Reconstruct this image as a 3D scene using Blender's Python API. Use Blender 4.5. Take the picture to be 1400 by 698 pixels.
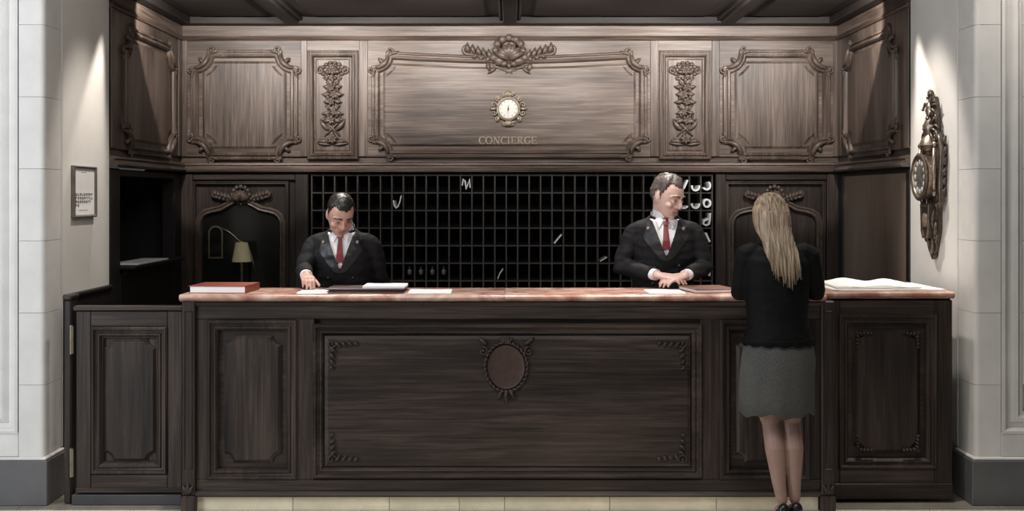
import bpy, bmesh, math, random
from mathutils import Vector, Matrix, Euler, noise
from mathutils.bvhtree import BVHTree
random.seed(7)
for o in list(bpy.data.objects): bpy.data.objects.remove(o)
SC = bpy.context.scene
COL = SC.collection
PI = math.pi
V = Vector

# ------------------------------------------------------------------ camera, world, lamps, exposure
H, F, CY = 1.713, 1631.5, -6.5            # eye height, focal length in pixels, camera y
cd = bpy.data.cameras.new('camera'); cam = bpy.data.objects.new('camera', cd); COL.objects.link(cam)
cam.location = (0, CY, H); cam.rotation_euler = (PI/2, 0, 0)
cd.sensor_width = 36; cd.lens = F/1400*36; cd.shift_x = 3/1400; cd.shift_y = -81/1400
SC.camera = cam
SC.view_settings.view_transform = 'Standard'; SC.view_settings.look = 'None'
SC.view_settings.gamma = 1; SC.view_settings.use_curve_mapping = False
SC.view_settings.exposure = 0.0
w = bpy.data.worlds.new('world'); SC.world = w; w.use_nodes = True
w.node_tree.nodes['Background'].inputs[0].default_value = (.92, .96, 1.0, 1)
w.node_tree.nodes['Background'].inputs[1].default_value = .06

def lamp(name, kind, loc, target, energy, color=(1, 1, 1), size=.1, angle=40, blend=.3, size_y=None):
    d = bpy.data.lights.new(name, kind); d.energy = energy; d.color = color
    if kind == 'SPOT':
        d.spot_size = math.radians(angle*2); d.spot_blend = blend; d.shadow_soft_size = size
    if kind == 'AREA':
        d.size = size
        if size_y: d.shape = 'RECTANGLE'; d.size_y = size_y
    o = bpy.data.objects.new(name, d); COL.objects.link(o); o.location = loc
    o.rotation_euler = (V(target)-V(loc)).to_track_quat('-Z', 'Y').to_euler()
    return o
WARM = (1, .92, .84)
# row of small spots under the front of the alcove ceiling, turned to the panelling
for sx in (-1.5, -.5, .5, 1.5):
    lamp('panelling_spot', 'SPOT', (sx, 1.28, 3.02), (sx*.97, 2.9, 2.93), 150, (1, .95, .90), .03, 42, .95)
for sx in (-2.2, 2.2):
    lamp('panelling_spot', 'SPOT', (sx, 1.28, 3.02), (sx*.99, 2.9, 2.90), 110, (1, .95, .90), .015, 42, .15)
# the same row lights the white side walls, people and counter from above
for sx in (-2.47, -1.0, .93, 2.47):
    lamp('counter_spot', 'SPOT', (sx, 1.18, 3.02), (sx, .62, 1.2), 150 if abs(sx) < 2 else 95, WARM, .03, 22 if abs(sx) < 2 else 19, .5)
# lobby ceiling lights in front of the desk
for sx in (-1.5, .0, .85, 1.9):
    lamp('lobby_downlight', 'SPOT', (sx, -.1, 3.9), (sx, .15, 1.2), 260, WARM, .06, 20, .7)
# accent lamps on the white side walls
lamp('wall_accent', 'SPOT', (-1.45, .80, 3.9), (-2.58, .72, 1.62), 185, WARM, .05, 17, .8)
lamp('wall_accent', 'SPOT', (1.45, .86, 3.9), (2.58, .74, 1.72), 260, WARM, .05, 16, .6)
lamp('lobby_fill', 'AREA', (0, -3.2, 4.1), (0, -2.2, 0), 110, (1, .96, .92), 3.5, size_y=1.5)  # unseen soft fill added for the lobby's ambient light
# tall lobby window on the left
lamp('lobby_window', 'AREA', (-5.2, -3.4, 2.2), (-2.6, .13, 1.2), 180, (.86, .92, 1.0), 1.6, size_y=2.6)
lamp('pier_downlight', 'SPOT', (3.0, -1.2, 3.9), (2.95, .13, 3.1), 100, WARM, .08, 30, .9)
lamp('pier_downlight', 'SPOT', (-3.0, -1.2, 3.9), (-2.95, .13, 2.5), 60, (.95, .97, 1), .08, 32, .8)

# ------------------------------------------------------------------ materials
def nt(name):
    m = bpy.data.materials.new(name); m.use_nodes = True
    return m, m.node_tree.nodes, m.node_tree.links, m.node_tree.nodes['Principled BSDF']
def plain(name, col, rough=.5, metal=0, spec=.5, var=0, scale=20, bump=0, emit=None, sheen=0):
    m, N, L, b = nt(name)
    b.inputs['Base Color'].default_value = (*col, 1); b.inputs['Roughness'].default_value = rough
    b.inputs['Metallic'].default_value = metal; b.inputs['Specular IOR Level'].default_value = spec
    if sheen: b.inputs['Sheen Weight'].default_value = sheen
    tc = N.new('ShaderNodeTexCoord')
    nz = N.new('ShaderNodeTexNoise'); nz.inputs['Scale'].default_value = scale; nz.inputs['Detail'].default_value = 5
    L.new(tc.outputs['Object'], nz.inputs['Vector'])
    r = N.new('ShaderNodeValToRGB')
    lo = [c*(1-var) for c in col]; hi = [min(1, c*(1+var)) for c in col]
    r.color_ramp.elements[0].color = (*lo, 1); r.color_ramp.elements[1].color = (*hi, 1)
    r.color_ramp.elements[0].position = .3; r.color_ramp.elements[1].position = .7
    L.new(nz.outputs['Fac'], r.inputs['Fac']); L.new(r.outputs['Color'], b.inputs['Base Color'])
    if bump:
        bp = N.new('ShaderNodeBump'); bp.inputs['Strength'].default_value = bump; bp.inputs['Distance'].default_value = .004
        L.new(nz.outputs['Fac'], bp.inputs['Height']); L.new(bp.outputs['Normal'], b.inputs['Normal'])
    if emit:
        b.inputs['Emission Color'].default_value = (*col, 1); b.inputs['Emission Strength'].default_value = emit
    return m
def wood(name, dark, mid, light, axis='z', rough=.42, k=1.0):
    """streaky oak: grain stretched along one axis, broad tonal patches, pale worn streaks"""
    m, N, L, b = nt(name)
    tc = N.new('ShaderNodeTexCoord'); oi = N.new('ShaderNodeObjectInfo')
    def mp(s_along, s_cross):
        q = N.new('ShaderNodeMapping'); s = [s_cross]*3; s['xyz'.index(axis)] = s_along
        q.inputs['Scale'].default_value = s
        L.new(tc.outputs['Object'], q.inputs['Vector']); return q
    def ns(mapping, detail, rough_, dist=0):
        n = N.new('ShaderNodeTexNoise'); n.noise_dimensions = '4D'; n.inputs['Scale'].default_value = 1
        n.inputs['Detail'].default_value = detail; n.inputs['Roughness'].default_value = rough_; n.inputs['Distortion'].default_value = dist
        L.new(mapping.outputs['Vector'], n.inputs['Vector'])
        mu = N.new('ShaderNodeMath'); mu.operation = 'MULTIPLY'; mu.inputs[1].default_value = 37
        L.new(oi.outputs['Random'], mu.inputs[0]); L.new(mu.outputs[0], n.inputs['W']); return n
    a = ns(mp(2.2*k, 60*k), 6, .65, .6); c = ns(mp(.9, 5), 3, .5); f = ns(mp(7, 260), 3, .6)
    mix = N.new('ShaderNodeMath'); mix.operation = 'MULTIPLY_ADD'; mix.inputs[1].default_value = .55
    L.new(a.outputs['Fac'], mix.inputs[0])
    m2 = N.new('ShaderNodeMath'); m2.operation = 'MULTIPLY'; m2.inputs[1].default_value = .45
    L.new(c.outputs['Fac'], m2.inputs[0]); L.new(m2.outputs[0], mix.inputs[2])
    r = N.new('ShaderNodeValToRGB'); e = r.color_ramp.elements
    e[0].position = .38; e[0].color = (*dark, 1); e[1].position = .65; e[1].color = (*light, 1)
    x = e.new(.5); x.color = (*mid, 1)
    L.new(mix.outputs[0], r.inputs['Fac'])
    L.new(r.outputs['Color'], b.inputs['Base Color'])
    bp = N.new('ShaderNodeBump'); bp.inputs['Strength'].default_value = .25; bp.inputs['Distance'].default_value = .002
    L.new(f.outputs['Fac'], bp.inputs['Height']); L.new(bp.outputs['Normal'], b.inputs['Normal'])
    b.inputs['Roughness'].default_value = rough; b.inputs['Specular IOR Level'].default_value = .35
    return m
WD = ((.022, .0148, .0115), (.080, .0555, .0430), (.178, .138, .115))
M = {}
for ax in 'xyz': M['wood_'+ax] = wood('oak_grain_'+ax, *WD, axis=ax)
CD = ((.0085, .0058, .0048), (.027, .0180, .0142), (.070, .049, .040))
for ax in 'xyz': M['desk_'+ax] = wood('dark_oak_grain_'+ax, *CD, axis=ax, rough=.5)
for ax in 'xy': M['ceil_'+ax] = wood('ceiling_oak_grain_'+ax, (.008, .0058, .005), (.016, .0115, .0098), (.030, .022, .019), axis=ax, rough=.6)
M['black_wood'] = plain('ebonised wood', (.010, .008, .008), .5, var=.3)
M['carve'] = plain('carved oak', (.082, .060, .048), .38, var=.35, scale=30, spec=.35)
M['desk_carve'] = plain('carved dark oak', (.030, .0205, .0165), .5, var=.35, scale=30, spec=.35)
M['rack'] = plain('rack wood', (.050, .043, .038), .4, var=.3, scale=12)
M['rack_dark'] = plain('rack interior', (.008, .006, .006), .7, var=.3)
M['plaster'] = plain('white plaster', (.66, .64, .60), .7, var=.05, scale=3, bump=.05)
M['stone_l'] = plain('limestone', (.60, .585, .56), .65, var=.07, scale=6, bump=.12)
M['plinth'] = plain('grey plinth stone', (.10, .098, .100), .45, var=.12, scale=5, bump=.1)
M['floor'] = plain('cream marble', (.66, .62, .53), .25, var=.08, scale=3)
M['floor_dark'] = plain('dark marble border', (.20, .18, .15), .3, var=.2, scale=4)
M['threshold'] = plain('dark threshold stone', (.045, .044, .05), .5, var=.2, scale=5)
M['kick'] = plain('cream plinth marble', (.62, .56, .42), .35, var=.14, scale=7)
M['gold'] = plain('aged gilding', (.24, .195, .145), .45, metal=.3, var=.3, scale=50)
M['letter'] = plain('gilt lettering', (.24, .19, .135), .45, metal=.1, var=.2, scale=40)
M['bronze'] = plain('old bronze', (.13, .105, .085), .42, metal=.9, var=.4, scale=40)
M['bronze_hi'] = plain('rubbed bronze', (.33, .27, .22), .36, metal=.9, var=.3, scale=40)
M['brass'] = plain('brass', (.30, .26, .19), .35, metal=.9, var=.2)
M['dial'] = plain('cream enamel', (.46, .45, .42), .3, var=.03)
M['dial_dark'] = plain('dark dial', (.10, .10, .09), .2, var=.3)
M['ink'] = plain('black ink', (.012, .012, .012), .5)
M['paper'] = plain('white paper', (.86, .85, .83), .7, var=.03, scale=8)
M['paper_shaded'] = plain('shaded paper', (.50, .49, .48), .7, var=.1, scale=30)  # white paper darkened in colour for the shade of the lower rack rows
M['fob'] = plain('grey enamel', (.10, .10, .115), .4)
M['red_leather'] = plain('red brown leather', (.24, .060, .038), .45, var=.2, scale=25, bump=.1)
M['brown_leather'] = plain('brown leather', (.14, .062, .045), .42, var=.2, scale=25, bump=.1)
M['dark_leather'] = plain('dark leather', (.070, .045, .042), .4, var=.2, scale=25)
M['wool'] = plain('black wool', (.0065, .0065, .008), .75, var=.3, scale=200, spec=.25)
M['velvet'] = plain('black jacket cloth', (.0032, .0032, .0036), .7, var=.3, scale=150, spec=.14)
M['satin'] = plain('black satin', (.008, .008, .0105), .45, var=.2, scale=120)
M['shirt'] = plain('white cotton', (.72, .72, .74), .75, var=.03)
M['tie'] = plain('dark red silk', (.17, .022, .030), .4, var=.4, scale=160)
M['skin_a'] = plain('skin', (.46, .27, .21), .5, var=.06, scale=30)
M['skin_b'] = plain('fair skin', (.62, .42, .36), .48, var=.06, scale=30)
M['skin_leg'] = plain('stockinged skin', (.29, .18, .145), .6, var=.05, scale=30)
M['hair_black'] = plain('black hair', (.010, .008, .007), .4, var=.4, scale=120, bump=.5)
M['hair_grey'] = plain('grey brown hair', (.10, .082, .070), .42, var=.6, scale=110, bump=.6)
M['lip'] = plain('lips', (.36, .15, .13), .5)
M['eye_white'] = plain('eye', (.22, .19, .17), .25)
M['iris'] = plain('iris', (.03, .02, .015), .2)
M['shoe'] = plain('black shoe leather', (.009, .009, .009), .3)
M['lamp_shade'] = plain('yellow lamp shade', (.55, .49, .30), .7, var=.06, emit=.06)
M['mirror'] = plain('dark mirror glass', (.010, .0095, .009), .12, var=.1, spec=.5)
M['silver'] = plain('pewter frame', (.20, .18, .16), .4, metal=.5, var=.2)
M['glass'] = plain('clear glass', (.8, .82, .8), .05)
# red veined marble worktop
def marble(name):
    m, N, L, b = nt(name)
    tc = N.new('ShaderNodeTexCoord'); n = N.new('ShaderNodeTexNoise'); n.inputs['Scale'].default_value = 5; n.inputs['Detail'].default_value = 9
    n.inputs['Distortion'].default_value = 1.4; L.new(tc.outputs['Object'], n.inputs['Vector'])
    r = N.new('ShaderNodeValToRGB'); e = r.color_ramp.elements
    e[0].position = .33; e[0].color = (.26, .11, .085, 1); e[1].position = .68; e[1].color = (.56, .42, .35, 1)
    x = e.new(.5); x.color = (.41, .23, .18, 1)
    L.new(n.outputs['Fac'], r.inputs['Fac']); L.new(r.outputs['Color'], b.inputs['Base Color'])
    b.inputs['Roughness'].default_value = .22
    return m
M['marble'] = marble('red veined marble')
# blond hair, streaked along the strands
def streak(name, lo, hi, rough=.42):
    m, N, L, b = nt(name)
    tc = N.new('ShaderNodeTexCoord'); mp = N.new('ShaderNodeMapping'); mp.inputs['Scale'].default_value = (85, 40, 3)
    n = N.new('ShaderNodeTexNoise'); n.inputs['Scale'].default_value = 1; n.inputs['Detail'].default_value = 4
    L.new(tc.outputs['Object'], mp.inputs['Vector']); L.new(mp.outputs['Vector'], n.inputs['Vector'])
    r = N.new('ShaderNodeValToRGB'); r.color_ramp.elements[0].position = .35; r.color_ramp.elements[1].position = .66
    r.color_ramp.elements[0].color = (*lo, 1); r.color_ramp.elements[1].color = (*hi, 1)
    L.new(n.outputs['Fac'], r.inputs['Fac']); L.new(r.outputs['Color'], b.inputs['Base Color'])
    b.inputs['Roughness'].default_value = rough
    return m
M['blond'] = streak('blond hair', (.13, .088, .055), (.44, .335, .235))
# tweed skirt
M['tweed'] = plain('grey tweed', (.060, .060, .056), .85, var=.55, scale=260, bump=.3)

# ------------------------------------------------------------------ mesh helpers
class MB:
    def __init__(s): s.v = []; s.f = []; s.m = []
    def add(s, vs, fs, mi=0):
        o = len(s.v); s.v += [V(p) for p in vs]; s.f += [tuple(i+o for i in f) for f in fs]; s.m += [mi]*len(fs); return s
    def box(s, x0, x1, y0, y1, z0, z1, b=0, mi=0):
        x0, x1 = min(x0, x1), max(x0, x1); y0, y1 = min(y0, y1), max(y0, y1); z0, z1 = min(z0, z1), max(z0, z1)
        b = min(b, (x1-x0)*.45, (y1-y0)*.45, (z1-z0)*.45)
        if b <= 0:
            vs = [(x, y, z) for z in (z0, z1) for y in (y0, y1) for x in (x0, x1)]
            return s.add(vs, [(0, 2, 3, 1), (4, 5, 7, 6), (0, 1, 5, 4), (2, 6, 7, 3), (0, 4, 6, 2), (1, 3, 7, 5)], mi)
        bm = bmesh.new(); bmesh.ops.create_cube(bm, size=1)
        for q in bm.verts:
            q.co = V(((x0+x1)/2+q.co.x*(x1-x0), (y0+y1)/2+q.co.y*(y1-y0), (z0+z1)/2+q.co.z*(z1-z0)))
        bmesh.ops.bevel(bm, geom=bm.edges[:], offset=b, segments=1, affect='EDGES', profile=.5)
        bm.verts.index_update()
        s.add([q.co.copy() for q in bm.verts], [[q.index for q in f.verts] for f in bm.faces], mi); bm.free(); return s
    def tube(s, path, rad, n=8, side=None, cap=True, mi=0):
        path = [V(p) for p in path]; k = len(path)
        if not isinstance(rad, (list, tuple)): rad = [rad]*k
        sd = V(side) if side is not None else None
        rings = []; prev = None
        for i in range(k):
            t = (path[min(i+1, k-1)]-path[max(i-1, 0)])
            t = t.normalized() if t.length > 1e-9 else V((0, 0, 1))
            if sd is not None: a = sd-t*sd.dot(t)
            elif prev is not None: a = prev-t*prev.dot(t)
            else:
                a = V((1, 0, 0)) if abs(t.x) < .8 else V((0, 1, 0)); a = a-t*a.dot(t)
            a.normalize(); prev = a; b = t.cross(a)
            r = rad[i]; ra, rb = r if isinstance(r, (list, tuple)) else (r, r)
            rings.append([path[i]+a*ra*math.cos(2*PI*j/n)+b*rb*math.sin(2*PI*j/n) for j in range(n)])
        return s.loft(rings, cap, mi)
    def loft(s, rings, cap=True, mi=0, closed=False):
        n = len(rings[0]); vs = [p for r in rings for p in r]; fs = []
        m = len(rings)
        for i in range(m if closed else m-1):
            i2 = (i+1) % m
            for j in range(n):
                j2 = (j+1) % n; fs.append((i*n+j, i*n+j2, i2*n+j2, i2*n+j))
        if cap and not closed: fs.append(tuple(range(n-1, -1, -1))); fs.append(tuple((m-1)*n+j for j in range(n)))
        return s.add(vs, fs, mi)
    def cap_tube(s, path, rad, n=10, side=None, mi=0):
        """tube with rounded ends"""
        path = [V(p) for p in path]; rad = list(rad) if isinstance(rad, (list, tuple)) else [rad]*len(path)
        g = lambda r: r if isinstance(r, (list, tuple)) else (r, r)
        def ext(p, q, r):
            d = (p-q).normalized(); r = g(r); m = min(r); out = []
            for a in (30, 60, 85):
                a = math.radians(a); c = math.cos(a); out.append((p+d*m*math.sin(a), (r[0]*c, r[1]*c)))
            return out
        A = ext(path[0], path[1], rad[0])[::-1]; B = ext(path[-1], path[-2], rad[-1])
        P = [a[0] for a in A]+path+[b[0] for b in B]; R = [a[1] for a in A]+[g(r) for r in rad]+[b[1] for b in B]
        return s.tube(P, R, n, side, True, mi)
    def ell(s, c, r, n=10, k=6, rot=None, mi=0):
        c = V(c); R = rot or Matrix.Identity(3); rings = []
        for i in range(1, k):
            a = PI*i/k; z = -math.cos(a); q = math.sin(a)
            rings.append([c+R @ V((r[0]*q*math.cos(2*PI*j/n), r[1]*q*math.sin(2*PI*j/n), r[2]*z)) for j in range(n)])
        o = len(s.v); s.loft(rings, False, mi)
        b = len(s.v); s.v += [c+R @ V((0, 0, -r[2])), c+R @ V((0, 0, r[2]))]
        for j in range(n):
            j2 = (j+1) % n; s.f.append((b, o+j2, o+j)); s.f.append((b+1, o+(k-2)*n+j, o+(k-2)*n+j2)); s.m += [mi, mi]
        return s
    def prism(s, poly, fr, h0, h1, mi=0):
        """polygon (u,v) extruded between heights h0 and h1 of a frame"""
        n = len(poly); vs = [fr(u, v, h0) for u, v in poly]+[fr(u, v, h1) for u, v in poly]
        fs = [tuple(range(n-1, -1, -1)), tuple(range(n, 2*n))]+[(i, (i+1) % n, n+(i+1) % n, n+i) for i in range(n)]
        return s.add(vs, fs, mi)
    def lathe(s, prof, fr, n=24, mi=0):
        """profile (radius, height) turned about the frame's normal at u=v=0"""
        rings = [[fr(r*math.cos(2*PI*j/n), r*math.sin(2*PI*j/n), h) for j in range(n)] for r, h in prof]
        return s.loft(rings, True, mi)
    def xf(s, mat): s.v = [mat @ p for p in s.v]; return s
    def mesh(s, name):
        me = bpy.data.meshes.new(name); me.from_pydata([tuple(p) for p in s.v], [], s.f)
        me.polygons.foreach_set('material_index', s.m); me.update(); return me
def base_of(vs):
    xs = [p.x for p in vs]; ys = [p.y for p in vs]; zs = [p.z for p in vs]
    return V(((min(xs)+max(xs))/2, (min(ys)+max(ys))/2, min(zs)))
ORG = {}
def wloc(o): return ORG[o.name] if o is not None else V((0, 0, 0))
def link(name, me, mats, parent, org, smooth):
    o = bpy.data.objects.new(name, me); COL.objects.link(o)
    for m in (mats if isinstance(mats, (list, tuple)) else [mats]): me.materials.append(M[m] if isinstance(m, str) else m)
    bm = bmesh.new(); bm.from_mesh(me); bmesh.ops.recalc_face_normals(bm, faces=bm.faces); bm.to_mesh(me); bm.free()
    if smooth:
        me.polygons.foreach_set('use_smooth', [True]*len(me.polygons))
        if smooth != 'all': me.set_sharp_from_angle(angle=math.radians(smooth if smooth is not True else 40))
    o.parent = parent; o.location = org-wloc(parent); ORG[o.name] = org.copy(); return o
def build(mb, name, mats, parent=None, smooth=False, org=None):
    org = V(org) if org is not None else base_of(mb.v)
    me = bpy.data.meshes.new(name); me.from_pydata([tuple(p-org) for p in mb.v], [], mb.f)
    me.polygons.foreach_set('material_index', mb.m); me.update()
    return link(name, me, mats, parent, org, smooth)
def copy_piece(src, name, parent, org):
    o = bpy.data.objects.new(name, src.data); COL.objects.link(o); o.parent = parent
    o.location = V(org)-wloc(parent); ORG[o.name] = V(org); return o
def empty(name, loc):
    o = bpy.data.objects.new(name, None); o.empty_display_size = .1; COL.objects.link(o); o.location = loc; ORG[o.name] = V(loc); return o
def tag(o, label=None, cat=None, group=None, kind=None):
    if label: o['label'] = label
    if cat: o['category'] = cat
    if group: o['group'] = group
    if kind: o['kind'] = kind
    return o
def struct(o, label=None, cat=None):
    return tag(o, label, cat, kind='structure')
def frame(o, u, v):
    o, u, v = V(o), V(u), V(v); n = u.cross(v)
    return lambda a, b, h=0: o+u*a+v*b+n*h
# a profile swept round a closed (or open) path in a frame; profile = (offset to the left of travel is inward, height)
def sweep(mb, path, prof, fr, closed=True, mi=0):
    n = len(path); rings = []
    for i in range(n):
        p = V((*path[i], 0))
        a = V((*path[(i-1) % n], 0)) if (closed or i > 0) else p
        b = V((*path[(i+1) % n], 0)) if (closed or i < n-1) else p
        d1 = (p-a); d2 = (b-p)
        d1 = d1.normalized() if d1.length > 1e-9 else d2.normalized()
        d2 = d2.normalized() if d2.length > 1e-9 else d1
        n1 = V((-d1.y, d1.x, 0)); n2 = V((-d2.y, d2.x, 0)); m = n1+n2
        m = m.normalized() if m.length > 1e-6 else n1
        c = max(.5, m.dot(n1)); m = m/c
        rings.append([fr(p.x+m.x*o_, p.y+m.y*o_, h) for o_, h in prof])
    mb.loft(rings, cap=not closed, mi=mi, closed=closed); return mb
def rect(u0, v0, u1, v1): return [(u0, v0), (u1, v0), (u1, v1), (u0, v1)]
def notched(u0, v0, u1, v1, r, n=7, sag=0, m=1):
    """rectangle (counter-clockwise) whose corners are bitten out by concave arcs"""
    P = []
    for cx, cy, a0 in ((u0, v0, 90), (u1, v0, 180), (u1, v1, 270), (u0, v1, 360)):
        for i in range(n+1):
            a = math.radians(a0-90*i/n)
            P.append((cx+r*math.cos(a), cy+r*math.sin(a)))
        if (cx, cy) == (u1, v1) and sag:
            for i in range(1, 12):
                t = i/12; P.append((u1-r+(u0-u1+2*r)*t, v1-sag*math.sin(PI*t)))
    return P
def inset(path, d):
    n = len(path); out = []
    for i in range(n):
        p = V(path[i]); a = (p-V(path[i-1])).normalized(); b = (V(path[(i+1) % n])-p).normalized()
        m = V((-a.y-b.y, a.x+b.x)); m.normalize(); c = max(.5, m.dot(V((-a.y, a.x))))
        out.append((p.x+m.x*d/c, p.y+m.y*d/c))
    return out
MOULD = [(-.034, 0), (-.034, .010), (-.026, .020), (-.016, .022), (-.010, .012), (-.002, .012), (.004, .026), (.016, .030), (.026, .020), (.030, .008), (.030, 0)]
def scale_prof(p, s, hs=None): return [(a*s, b*(hs or s)) for a, b in p]
def field(mb, path, fr, h, bev=.025, drop=.012):
    """raised field: outer edge low, bevel up to a flat top"""
    inn = inset(path, bev); n = len(path)
    r0 = [fr(u, v, 0) for u, v in path]; r1 = [fr(u, v, h-drop) for u, v in path]; r2 = [fr(u, v, h) for u, v in inn]
    return mb.loft([r0, r1, r2])
# carved ornament: spirals, leaves, shells in a frame
def spiral(mb, fr, c, r0, a0, turns, rad, sgn=1, h=.012, n=22, tail=None):
    P = []; R = []
    if tail:
        for i in range(6):
            t = i/6; u = tail[0]+(c[0]+r0*math.cos(a0)-tail[0])*t; v = tail[1]+(c[1]+r0*math.sin(a0)-tail[1])*t
            P.append(fr(u, v, h)); R.append(rad*(.55+.45*t))
    for i in range(n+1):
        t = i/n; r = r0*(1-.82*t); a = a0+sgn*2*PI*turns*t
        P.append(fr(c[0]+r*math.cos(a), c[1]+r*math.sin(a), h+.006*t)); R.append(rad*(1-.35*t))
    mb.tube(P, R, 6); mb.ell(P[-1], (rad*1.15,)*3, 6, 5)
def leaf(mb, fr, base, ang, ln, wd, h=.012, curl=0):
    P = []; R = []
    for i in range(7):
        t = i/6; a = ang+curl*t
        u = base[0]+ln*t*math.cos(a); v = base[1]+ln*t*math.sin(a)
        P.append(fr(u, v, h*(.5+math.sin(PI*t)*.7))); R.append((max(.0015, wd*math.sin(PI*min(.98, .12+.86*t))), max(.0015, h*.55*math.sin(PI*min(.98, .15+.8*t)))))
    nrm = fr(0, 0, 1)-fr(0, 0, 0); d = P[-1]-P[0]
    mb.tube(P, R, 6, side=d.cross(nrm))
def shell(mb, fr, c, r, n=7, a0=20, a1=160, h=.02, wd=None):
    for i in range(n):
        a = math.radians(a0+(a1-a0)*i/(n-1)); leaf(mb, fr, c, a, r, wd or r*.62/n*1.6, h)
def rosette(mb, fr, c, r, n=6, h=.015):
    for i in range(n): leaf(mb, fr, c, 2*PI*i/n+.3, r, r*.32, h)
    mb.ell(fr(c[0], c[1], h), (r*.3,)*3, 7, 5)

# pixel columns / rows of the photograph turned into metres on a plane at a given y
def X(px, y): return (px-697)*(y-CY)/F
def Z(py, y): return H-(py-268)*(y-CY)/F
W2 = 2.583; YP = .13; YO = 1.215; YB = 2.9; ZC = 3.067; ZU = 1.932

# ================================================================== SETTING
# floor -------------------------------------------------------------
fl = build(MB().box(-4.6, 4.6, -6.2, 3.4, -.12, -.012), 'floor', 'floor_dark'); struct(fl)
ts = .62; tile = None
for i in range(-7, 8):
    for j in range(10):
        cx = i*ts+.12; cy = -.28-ts*(j+.0)-.01
        if abs(cx) > 4.4: continue
        if tile is None: tile = build(MB().box(cx-ts/2+.0015, cx+ts/2-.0015, cy-ts/2+.0015, cy+ts/2-.0015, -.012, 0, .0012), 'floor_tile', 'floor', fl)
        else: copy_piece(tile, 'floor_tile', fl, (cx, cy, -.012))
# border slabs along the walls
for x0, x1, y1 in ((-4.6, -1.75, .16), (-1.75, 1.73, .0), (1.73, 4.6, .2)):
    n = max(1, round((x1-x0)/.9))
    for i in range(n):
        a = x0+(x1-x0)*i/n; b = x0+(x1-x0)*(i+1)/n
        build(MB().box(a+.0015, b-.0015, .0215, .62, -.012, 0, .0012), 'border_slab', 'floor_dark', fl)

# stone piers ---------------------------------------------------------
def pier(name, s):
    root = struct(build(MB().box(s*(W2+.03), s*4.6, YP+.045, YP+.5, 0, 4.0), name, 'stone_l'))
    course = [.265+.4*i for i in range(0, 10)]; course[0] = .265
    def bx(nm, a, b, y0, y1, z0, z1, bev=.003, mt='stone_l'):
        build(MB().box(s*a, s*b, y0, y1, z0, z1, bev), nm, mt, root)
    pu0, pu1 = W2+.165, W2+1.35
    for i in range(9):
        z0, z1 = course[i]+.001, course[i+1]-.001
        # corner roll block with rounded arris
        mb = MB(); r = .03; a0, a1, y0, y1 = W2, pu0-.02, YP, YP+.24
        poly = [(a1, y0), (a1, y1), (a0, y1)]+[(a0+r-r*math.cos(t), y0+r-r*math.sin(t)) for t in [PI/2*k/5 for k in range(6)]]
        rings = [[V((s*a, y, z)) for a, y in poly] for z in (z0, z1)]
        mb.loft(rings); build(mb, 'stone_block', 'stone_l', root, smooth=30)
        if z1 < .45: bx('stone_block', pu0-.018, pu1+.02, YP, YP+.04, z0, min(z1, .40))
        bx('stone_block', pu1+.022, 4.6, YP, YP+.04, z0, z1)
        if z0 > .3:
            bx('stone_block', pu0+.1, pu1-.1, YP+.012, YP+.06, z0, z1, .003)
    bx('stone_block', pu0-.018, pu1+.02, YP, YP+.04, .267, .402)
    fr = frame((0, YP, 0), (1, 0, 0), (0, 0, 1))
    u0, u1 = sorted((s*pu0, s*pu1))
    mb = MB(); sweep(mb, rect(u0+.03, .44, u1-.03, 3.95), [(-.045, -.04), (-.045, .006), (-.03, .010), (-.018, .004), (-.012, -.012), (.01, -.016), (.03, .000), (.045, .004), (.06, -.012), (.075, -.012), (.075, -.04)], fr)
    build(mb, 'panel_moulding', 'stone_l', root, smooth=30)
    # plinth
    b = struct(build(MB().box(s*(W2-.022), s*4.6, YP-.025, YP+.30, 0, .248, .004), 'baseboard_'+('left' if s < 0 else 'right'), 'plinth'))
    build(MB().box(s*(W2-.014), s*4.6, YP-.017, YP+.26, .248, .266, .006), 'plinth_cap', 'stone_l', b)
    return root
pier('wall_front_left', -1); pier('wall_front_right', 1)
# plaster side walls ----------------------------------------------------
wl = struct(build(MB().box(-W2-.3, -W2-.008, YP+.5, YO, 1.142, 4.0).box(-W2-.029, -W2-.008, YP+.245, YP+.5, 1.142, 4.0), 'wall_left', 'plaster'))
wr = struct(build(MB().box(W2+.008, W2+.3, YP+.5, YO, 0, 4.0).box(W2+.008, W2+.029, YP+.245, YP+.5, .27, 4.0), 'wall_right', 'plaster'))
for s in (-1, 1):
    t = struct(build(MB().box(s*(W2-.004), s*(W2+.012), YP+.245, YP+.262, .27, 4.0, .003), 'trim_%d' % (1 if s < 0 else 2), 'stone_l'))
# black dado of the left wall
dd = struct(build(MB().box(-W2-.3, -W2+.004, YP+.51, YO, 0, 1.13), 'trim_3', 'black_wood'))
build(MB().box(-W2-.02, -W2+.02, YP+.33, YO, 1.118, 1.142, .006), 'dado_rail', 'black_wood', dd)
build(MB().box(-W2-.025, -W2+.004, YP+.30, YP+.51, 0, 1.13), 'dado_board', 'black_wood', dd)

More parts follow.
